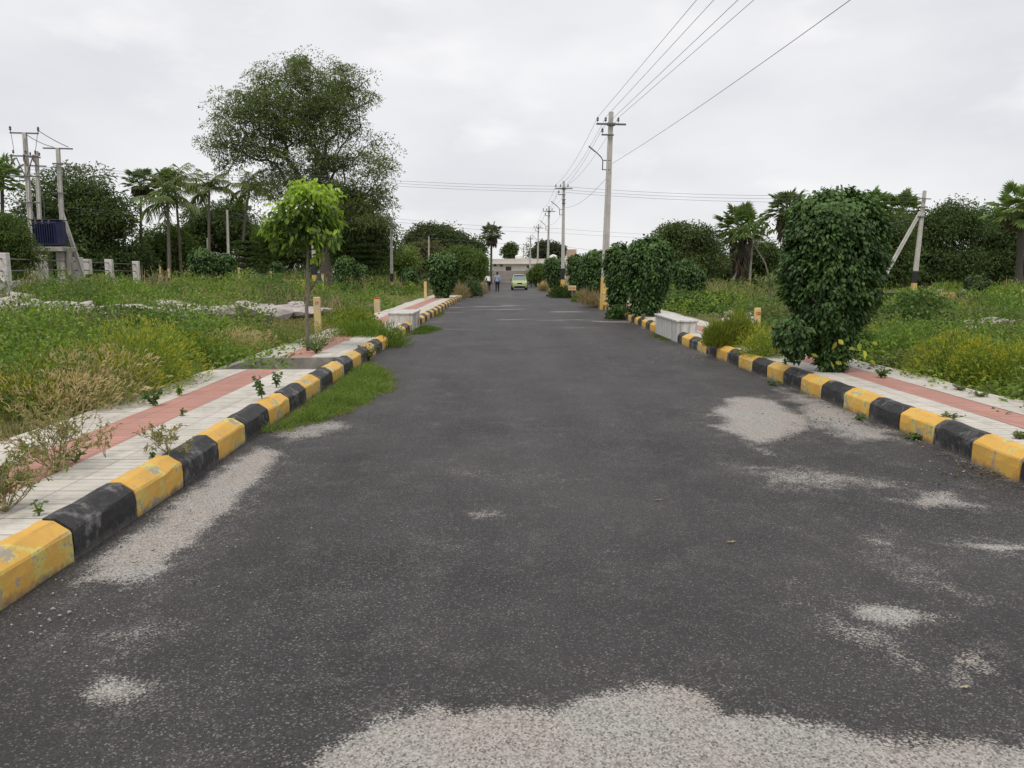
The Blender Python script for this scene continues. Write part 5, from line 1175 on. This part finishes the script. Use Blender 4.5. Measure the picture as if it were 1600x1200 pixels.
def fan_leaf(mb, base, az, el, Lp, Rf, col, ns=21):
    col = tuple(c*2.5 for c in col)
    d = np.array([math.cos(az)*math.cos(el), math.sin(az)*math.cos(el), math.sin(el)]); c = np.array(base) + d*Lp
    mb.tube([base, (np.array(base)+c)/2 + [0, 0, .05], c], [.03, .022, .015], 4, (.14, .15, .06), cap=False)
    s_ = unit(np.cross(d, [0, 0, 1.01])); an = np.linspace(-1.9, 1.9, ns); Dd = d*np.cos(an)[:, None] + s_*np.sin(an)[:, None] + rng.normal(0, .06, (ns, 3))
    leaves(mb, np.tile(c, (ns, 1)), Dd, Rf*(1-.18*np.abs(an)/1.9), Rf*.19, vary(col, ns, .12), 'kite', droop=.18, up=np.tile(np.cross(s_, d), (ns, 1)), fold=.10)
def fan(label, bx, Y, tx, ty, rad, n=26, skirt=0.0, col=(.060, .085, .032), seed=0, tr=.17, dense=1.0, flatbot=-.5):
    b = np.array(base_at(bx, Y)); T_ = D(tx, ty, Y); top = np.array([T_.x-b[0], 0, T_.z-b[2]]); t = empty('fan_palm', b, 0, label, 'palm tree', 'fan palms in the background')
    mb = MB(); mb.tube([[0, 0, -.1], top*.5, top], [tr*.95, tr*.75, tr*.7], 9, (.095, .085, .075)); mb.build('trunk', M_bark, t)
    mb = MB(); r = np.random.default_rng(seed)
    n = int(n*1.25)
    for i in range(n):
        az = i*2.4+r.uniform(-.3, .3); el = 1.4 - (1.4-flatbot)*((i+.5)/n)**.8; fan_leaf(mb, top, az, el, rad*.62*r.uniform(.6, 1.1), rad*.40*r.uniform(.85, 1.1), col)
    mb.build('crown', M_weed, t)
    if skirt > 0:
        mb = MB(); m = 160; a = r.uniform(0, 6.28, m); z = -r.uniform(.1, skirt, m); rr_ = .25+.35*rad*(1-(-z)/skirt*.55); q = np.stack([top[0]+rr_*np.cos(a)*.6, rr_*np.sin(a)*.6, top[2]+z*.75], 1)
        leaves(mb, q, np.stack([np.cos(a)*.35, np.sin(a)*.35, -np.ones(m)], 1) + rng.normal(0, .2, (m, 3)), .75, .26, vary((.13, .11, .085), m, .2), 'kite'); mb.build('dead_leaf_skirt', M_weed, t)
    return t
fan('fan palm with dark crown cut by the left margin of the photo', 4, 58, 3, 282, 2.2, 26, 0, (.075, .11, .035), 1)
fan('fan palm standing leftmost of the palms beside the round dark tree', 219, 66, 220, 288, 1.75, 22, .5, (.060, .085, .032), 2, .14)
fan('fan palm with rounded crown topmost among the left palms', 262, 66, 262, 285, 1.7, 22, 0, (.075, .10, .034), 3, .14)
coco('coconut palm with the lowest crown, in front of the other left palms', 264, 60, 261, 318, 1.15, .1, col=(.15, .20, .08), seed=4)
coco('coconut palm just right of the rounded fan palm', 283, 68, 273, 290, 1.15, .15, seed=5, col=(.19, .23, .08))
coco('coconut palm standing alone between the palms and the big tree', 327, 66, 327, 296, 1.05, -.1, seed=6)
coco('leaning coconut palm half hidden by the big tree', 378, 68, 390, 296, 1.0, -.5, seed=7)
fan('lone fan palm above the road end', 767, 105, 768, 366, 1.9, 34, 1.5, (.065, .082, .040), 8, .20)
fan('distant fan palm poking above the rounded tree', 700, 112, 699, 366, 1.7, 22, 1.2, (.065, .085, .040), 9, .2)
fan('shaggy fan palm with a thick dead skirt beside the slim strutted pole', 1158, 62, 1158, 358, 2.5, 34, 4.2, (.065, .090, .034), 10, .30)
fan('fan palm just left of the tall clipped shrub', 1232, 56, 1232, 328, 2.0, 28, 2.2, (.060, .080, .036), 11, .22)
fan('fan palm behind the upper right of the tall clipped shrub', 1360, 58, 1358, 330, 2.1, 26, .8, (.060, .095, .030), 12, .22)
fan('fan palm right of the tall clipped shrub, left of the strutted pole', 1408, 58, 1408, 332, 2.0, 28, 1.6, (.065, .090, .034), 13, .22)
fan('big fan palm at the right margin of the photo', 1594, 46, 1596, 330, 2.3, 24, .4, (.075, .11, .036), 14, .24)

# ---------------------------------------------------------------- distant scrub so that no bare horizon is left
mb = MB(); n = 2600; x = rng.uniform(-150, 150, n); y = rng.uniform(96, 175, n); ok = ~((np.abs(x-2) < 6) & (y < 112)) & (abs(x-3) > 11); x, y = x[ok], y[ok]; n = len(x); h = rng.uniform(1.2, 3.0, n)*(.6+fnoise(x*.05, y*.05)); k = 34; m = n*k
q = rdir(m); q[:, 2] = abs(q[:, 2]); rr_ = rng.random((m, 1))**.4; Pp = np.repeat(np.stack([x, y, gz(x, y)], 1), k, 0) + q*rr_*np.stack([np.repeat(h*.9, k), np.repeat(h*.9, k), np.repeat(h, k)], 1)
tt = np.repeat(rng.random(n), k)[:, None]; col = (np.array([.045, .07, .024])*(1-tt) + np.array([.085, .12, .042])*tt)*np.exp(rng.normal(0, .15, (m, 1)))
leaves(mb, Pp, q + rng.normal(0, .5, (m, 3)), .55, .30, col); tag(mb.build('distant_scrub', M_leaf), 'distant line of scrub and low trees closing the view', 'scrub', kind='stuff')

# ---------------------------------------------------------------- the far building, walls, tanks
M_bld = plain('cream_wall', (.82, .80, .76), .85, .05, .6, dirt=(.62, .59, .55)); M_par = plain('parapet', (.60, .56, .52), .85, .06, .6); M_wallb = plain('compound_wall', (.33, .295, .27), .9, .15, .5, dirt=(.24, .21, .19)); M_glass = plain('dark_glass', (.05, .05, .055), .25, spec=.5)
Yb = 122; x0 = D(768, 420, Yb).x; x1 = D(884, 420, Yb).x; zb = gzf(0, Yb); zr = D(800, 404.5, Yb).z; zm = D(800, 412, Yb).z
t = empty('far_building', ((x0+x1)/2, Yb, zb), 0, 'long low cream building with a parapet closing the end of the road', 'building'); W_ = x1-x0
mb = MB(); mb.box((0, 4, (zm-zb)/2), (W_, 8, zm-zb)); mb.build('wall', M_bld, t)
mb = MB(); mb.box((0, 4, (zr+zm)/2 - zb + .01), (W_+.3, 8.3, zr-zm), ch=.03); mb.build('parapet', M_par, t)
mb = MB(); mb.box((0, -.35, zm-zb-.02), (W_+.3, .7, .10)); mb.build('sunshade', M_par, t)
for px, py, w_, h_ in ((773.5, 414.3, .42, .36), (783.5, 414.5, .42, .36), (794.5, 419.7, .85, .62), (826, 417, .5, .4), (850, 418, .7, .5)):
    q = D(px, py, Yb); mb = MB(); mb.box((q.x-(x0+x1)/2, -.012, q.z-zb), (w_+.12, .05, h_+.12), ch=.005); f = mb.build('window', M_par, t); mb = MB(); mb.box((q.x-(x0+x1)/2, -.03, q.z-zb), (w_, .035, h_)); mb.build('pane', M_glass, f)
Yw = 112; xa = D(766, 430, Yw).x; xb_ = D(880, 430, Yw).x; t = tag(MB().box(((xa+xb_)/2, Yw, (D(800, 423, Yw).z+gzf(0, Yw))/2 - .1), (xb_-xa, .25, D(800, 423, Yw).z-gzf(0, Yw)+.2), ch=.01).build('compound_wall', M_wallb), 'plain brownish compound wall in front of the far cream building', 'wall')
M_tank = plain('tank_white', (.72, .72, .70), .5, .04, 2)
for px, lab in ((811, 'white rooftop water tank on the far building, behind the road end'), (864.5, 'white rooftop water tank at the right of the far building')):
    q = D(px, 404, Yb+3); mb = MB(); mb.lathe([(.0, 0), (.62, 0), (.64, .15), (.62, .28), (.64, .42), (.58, .52), (.35, .64), (.16, .68), (.16, .74), (0, .74)], n=16); o = mb.build('water_tank', M_tank, smooth=True); o.location = (q.x, Yb+3, zr+.01); tag(o, lab, 'water tank')
q0 = D(887, 390, 150); q1 = D(899, 400, 150); blk('far_house', ((q0.x+q1.x)/2, 150, gzf(0, 150)), (q1.x-q0.x, 5, q0.z-gzf(0, 150)), 'orange-painted upper storey showing above the shrubs by the second road pole', 'house', plain('orange_plaster', (.50, .36, .28), .85, .06, 1))
Yh = 86; q0 = D(1190, 403, Yh); q1 = D(1222, 440, Yh); zb = gzf(q0.x, Yh); t = empty('far_house', ((q0.x+q1.x)/2, Yh, zb), 0, 'pinkish house with a vent window between the palms and the tall clipped shrub', 'house'); H_ = q0.z-zb; W_ = q1.x-q0.x
mb = MB(); mb.box((0, 2, H_/2), (W_, 4, H_)); mb.build('wall', plain('pink_plaster', (.46, .36, .32), .85, .06, 1), t); mb = MB(); mb.box((0, 1.9, H_+.06), (W_+.4, 4.6, .14), ch=.01); mb.build('roof_slab', M_par, t); mb = MB(); mb.box((-.1, -.02, H_-.75), (.42, .06, .34)); mb.build('window', M_glass, t); mb = MB(); mb.box((0, -.15, H_-1.35), (W_+.2, .35, .1)); mb.build('sunshade', M_par, t)
Yh = 80; q0 = D(512, 402, Yh); q1 = D(526, 430, Yh); q2 = D(540, 415, Yh); zb = gzf(q0.x, Yh); t = empty('far_house', (q0.x, Yh, zb), 0, 'white house with a teal lower wall glimpsed right of the big tree trunk', 'house')
mb = MB(); mb.box((.5, 2, (q0.z-zb)/2+.6), (3.2, 4, q0.z-zb-1.2)); mb.build('wall', M_bld, t); mb = MB(); mb.box((.5, 1.97, .6), (3.3, 4.1, 1.2)); mb.build('lower_wall', plain('teal_paint', (.04, .13, .13), .8), t); mb = MB(); mb.box((.9, -.03, q0.z-zb-.8), (.6, .06, .4)); mb.build('window', M_glass, t)
q0 = D(367, 409, 78); blk('far_shed', (q0.x, 78, gzf(q0.x, 78)), (1.0, 1.2, q0.z-gzf(q0.x, 78)+.4), 'small pale shed corner behind the smaller of the round shrub pair', 'shed', M_bld)

# ---------------------------------------------------------------- car
def car(loc, rz, label):
    t = empty('car', loc, rz, label, 'car'); lime = plain('lime_car_paint', (.42, .50, .20), .3, .03, 1, spec=.5); lime.node_tree.nodes['Principled BSDF'].inputs['Coat Weight'].default_value = .4
    # stations from nose (y=-1.75) to tail
    st = [(-1.78, .48, .34, .62), (-1.74, .62, .26, .74), (-1.60, .70, .22, .84), (-1.2, .745, .20, .90), (-.75, .76, .20, .96), (.2, .765, .20, .98), (1.1, .76, .20, .99), (1.6, .73, .24, .97), (1.74, .66, .32, .85)]
    V = []; n = 10
    for y, hw, zl, zt in st:
        V += [[-hw*.92, y, zl], [-hw, y, zl+.14], [-hw*1.0, y, (zl+zt)/2+.05], [-hw*.95, y, zt-.05], [-hw*.80, y, zt], [hw*.80, y, zt], [hw*.95, y, zt-.05], [hw, y, (zl+zt)/2+.05], [hw, y, zl+.14], [hw*.92, y, zl]]
    Fs = [[i*n+j, (i+1)*n+j, (i+1)*n+(j+1) % n, i*n+(j+1) % n] for i in range(len(st)-1) for j in range(n)] + [list(range(n)), [(len(st)-1)*n+j for j in range(n)][::-1]]
    mb = MB(); mb.addp(V, Fs); b = mb.build('body', lime, t, smooth=False)
    g = [(-.80, .70, .94, .95), (-.18, .64, .98, 1.40), (.35, .62, .98, 1.475), (1.05, .61, .98, 1.44), (1.62, .62, .97, 1.02)]; V = []
    for y, hw, zl, zt in g:
        k = (zt-zl); wr = hw*(1-.20*min(1, k/.4)); V += [[-hw, y, zl], [-wr, y, zt-.03], [-wr*.85, y, zt], [wr*.85, y, zt], [wr, y, zt-.03], [hw, y, zl]]
    Fs = [[i*6+j, (i+1)*6+j, (i+1)*6+(j+1) % 6, i*6+(j+1) % 6] for i in range(4) for j in range(6)] + [[0, 1, 2, 3, 4, 5], [24+j for j in range(6)][::-1]]
    gl = Mat('windscreen', .12, (.16, .20, .22), spec=.8).m; mb = MB(); mb.addp(V, Fs); mb.build('windows', gl, t)
    mb = MB(); mb.box((0, .42, 1.475), (1.02, 1.35, .05), ch=.02); mb.build('roof', plain('pale_roof', (.62, .66, .55), .35, .03), t)
    for s_ in (-1, 1): mb = MB(); mb.tube([[s_*.68, -.80, .95], [s_*.55, -.16, 1.43]], .03, 6); mb.build('pillar', lime, t)
    blk_ = plain('black_trim', (.02, .02, .022), .5)
    mb = MB(); mb.box((0, -1.785, .66), (.46, .05, .13), ch=.015); mb.build('grille', blk_, t); mb = MB(); mb.box((0, -1.77, .34), (1.10, .09, .14), ch=.02); mb.build('bumper', blk_, t)
    for s_ in (-1, 1):
        mb = MB(); mb.box((s_*.52, -1.70, .70), (.26, .12, .15), ch=.03, rz=s_*.25); mb.build('headlight', plain('lamp_glass', (.62, .64, .60), .15, spec=.7), t)
        mb = MB(); mb.box((s_*.82, -.62, .98), (.16, .08, .11), ch=.02); mb.build('wing_mirror', blk_, t)
        for y in (-1.12, 1.12):
            mb = MB(); a = np.linspace(0, 2*math.pi, 17)[:-1]; V = [[s_*.60, y+.29*math.cos(q), .29+.29*math.sin(q)] for q in a] + [[s_*.76, y+.29*math.cos(q), .29+.29*math.sin(q)] for q in a] + [[s_*.775, y+.18*math.cos(q), .29+.18*math.sin(q)] for q in a]
            mb.addp(V, [[j, (j+1) % 16, 16+(j+1) % 16, 16+j] for j in range(16)] + [[16+j, 16+(j+1) % 16, 32+(j+1) % 16, 32+j] for j in range(16)] + [list(range(16))]); wl = mb.build('wheel', plain('tyre', (.02, .02, .02), .9), t)
            mb = MB(); mb.addp([[s_*.772, y+.18*math.cos(q), .29+.18*math.sin(q)] for q in a], [list(range(16))]); mb.build('rim', plain('rim_grey', (.35, .35, .36), .4), wl)
    mb = MB(); mb.box((0, -1.80, .50), (.42, .02, .10)); mb.build('licence_plate', plain('plate', (.6, .6, .56), .6), t)
q = D(811.5, 447, 75); car((q.x, 76.5, float(dip(76))+.0), 0.02, 'lime-green hatchback facing the camera at the far end of the road')

# ---------------------------------------------------------------- people
SKIN = plain('skin', (.16, .085, .05), .6); HAIR = plain('hair', (.012, .011, .010), .7)
def skin_mesh(name, pts, edges, radii, mat, parent, sub=2):
    me = bpy.data.meshes.new(name); me.from_pydata([tuple(p) for p in pts], edges, []); me.materials.append(mat); o = bpy.data.objects.new(name, me); COL.objects.link(o); o.parent = parent
    m = o.modifiers.new('skin', 'SKIN'); m.use_smooth_shade = True
    sv = me.skin_vertices[0].data if me.skin_vertices else None
    if sv is None:
        import bmesh
        bm = bmesh.new(); bm.from_mesh(me); bm.verts.layers.skin.verify(); bm.to_mesh(me); bm.free(); sv = me.skin_vertices[0].data
    for i, r in enumerate(radii): sv[i].radius = (r, r) if np.isscalar(r) else r; sv[i].use_root = (i == 0)
    s = o.modifiers.new('sub', 'SUBSURF'); s.levels = sub; s.render_levels = sub; return o
def person(loc, rz, sc, label, shirt, trousers, bend=0.0, step=.12, arm_fwd=0.0):
    t = empty('person', loc, rz, label, 'person'); t.scale = (sc, sc, sc)       # faces +Y
    sp = lambda h: (0, math.sin(bend)*max(0, h-.95), .95 + math.cos(bend)*(h-.95) if h > .95 else h)
    P_ = [sp(.95), sp(1.10), sp(1.28), sp(1.42), sp(1.50), sp(1.58), sp(1.68)]; J = {}
    pts = list(P_); E = [(i, i+1) for i in range(6)]; rad = [(.145, .10), (.13, .095), (.155, .105), (.12, .09), .055, .075, .085]
    rad[5] = .085; rad[6] = .075
    def limb(start, chain, rr_):
        prev = start
        for c_, r_ in zip(chain, rr_): pts.append(c_); rad.append(r_); E.append((prev, len(pts)-1)); prev = len(pts)-1
        return prev
    legs = {}
    for s_ in (-1, 1):
        dy = s_*step; legs[s_] = limb(0, [(s_*.09, 0, .90), (s_*.10, dy*.6, .50), (s_*.10, dy-.03, .09), (s_*.11, dy+.12, .04)], [.095, .062, .042, .038])
    arms = {}
    for s_ in (-1, 1):
        sh = P_[3]; fy = arm_fwd - s_*step*.6
        arms[s_] = limb(3, [(s_*.19, sh[1], sh[2]-.02), (s_*.25, sh[1]-.02+fy*.4, sh[2]-.30), (s_*.25, sh[1]+.06+fy, sh[2]-.55), (s_*.245, sh[1]+.09+fy, sh[2]-.62)], [.055, .042, .030, .034])
        h = pts[-1]; w0 = len(pts)-1
        for k in range(4): limb(w0, [(h[0]+.0, h[1]-.02+.016*k, h[2]-.05), (h[0]-s_*.01, h[1]-.02+.016*k+.008, h[2]-.09+.006*abs(k-1.5))], [.009, .008])
        limb(w0, [(h[0]-s_*.02, h[1]+.035, h[2]-.03), (h[0]-s_*.02, h[1]+.05, h[2]-.06)], [.010, .008])
    body = skin_mesh('body', pts, E, rad, SKIN, t)
    hd = P_[6]
    def blob(name, c, r3, mat):
        mb = MB(); V = []; n = 14; m = 9
        for i in range(m+1):
            th = math.pi*i/m
            for j in range(n): a = 2*math.pi*j/n; V.append([c[0]+r3[0]*math.sin(th)*math.cos(a), c[1]+r3[1]*math.sin(th)*math.sin(a), c[2]+r3[2]*math.cos(th)])
        mb.addp(V, [[i*n+j, (i+1)*n+j, (i+1)*n+(j+1) % n, i*n+(j+1) % n] for i in range(m) for j in range(n)]); return mb.build(name, mat, t, smooth=True)
    blob('hair', (0, hd[1]-.018, hd[2]+.012), (.087, .10, .088), HAIR)
    for s_ in (-1, 1): blob('ear', (s_*.085, hd[1], hd[2]-.03), (.012, .022, .032), SKIN)
    blob('nose', (0, hd[1]+.098, hd[2]-.03), (.014, .018, .024), SKIN)
    # shirt
    sp_ = [sp(.86), sp(1.0), sp(1.15), sp(1.30), sp(1.43), sp(1.49)]; p2 = [(0, p[1], p[2]) for p in sp_]; p2[0] = (0, 0, .84); E2 = [(i, i+1) for i in range(5)]; r2_ = [(.18, .135), (.17, .125), (.165, .12), (.18, .125), (.14, .105), .07]
    for s_ in (-1, 1):
        k = len(p2); sh = sp_[4]; fy = arm_fwd - s_*step*.6; p2 += [(s_*.19, sh[1], sh[2]-.03), (s_*.25, sh[1]-.02+fy*.4, sh[2]-.30), (s_*.25, sh[1]+.03+fy*.8, sh[2]-.47)]; E2 += [(4, k), (k, k+1), (k+1, k+2)]; r2_ += [.078, .062, .05]
    skin_mesh('shirt', p2, E2, r2_, shirt, t)
    p3 = [(0, 0, .93)]; E3 = []; r3_ = [(.165, .12)]
    for s_ in (-1, 1):
        k = len(p3); dy = s_*step; p3 += [(s_*.09, 0, .86), (s_*.10, dy*.6, .50), (s_*.10, dy-.03, .10)]; E3 += [(0, k), (k, k+1), (k+1, k+2)]; r3_ += [.105, .078, .062]
    skin_mesh('trousers', p3, E3, r3_, trousers, t)
    for s_ in (-1, 1): mb = MB(); mb.box((s_*.105, s_*step+.05, .035), (.09, .26, .07), ch=.025); mb.build('shoe', HAIR, t)
    return t
dk_tr = plain('dark_trousers', (.02, .02, .025), .9); q = D(777, 440, 67); person((q.x, 67, float(dip(67))+.0), 0, .98, 'person in a light blue shirt and dark trousers walking away on the road', plain('light_blue_cloth', (.34, .42, .56), .9, .06), dk_tr)
q = D(764, 440, 72); person((q.x, 72, float(dip(72))), .5, .97, 'person in a white shirt and black trousers bending forward at the left road edge', plain('white_cloth', (.70, .70, .72), .9, .04), dk_tr, bend=.55, step=.08, arm_fwd=.1)
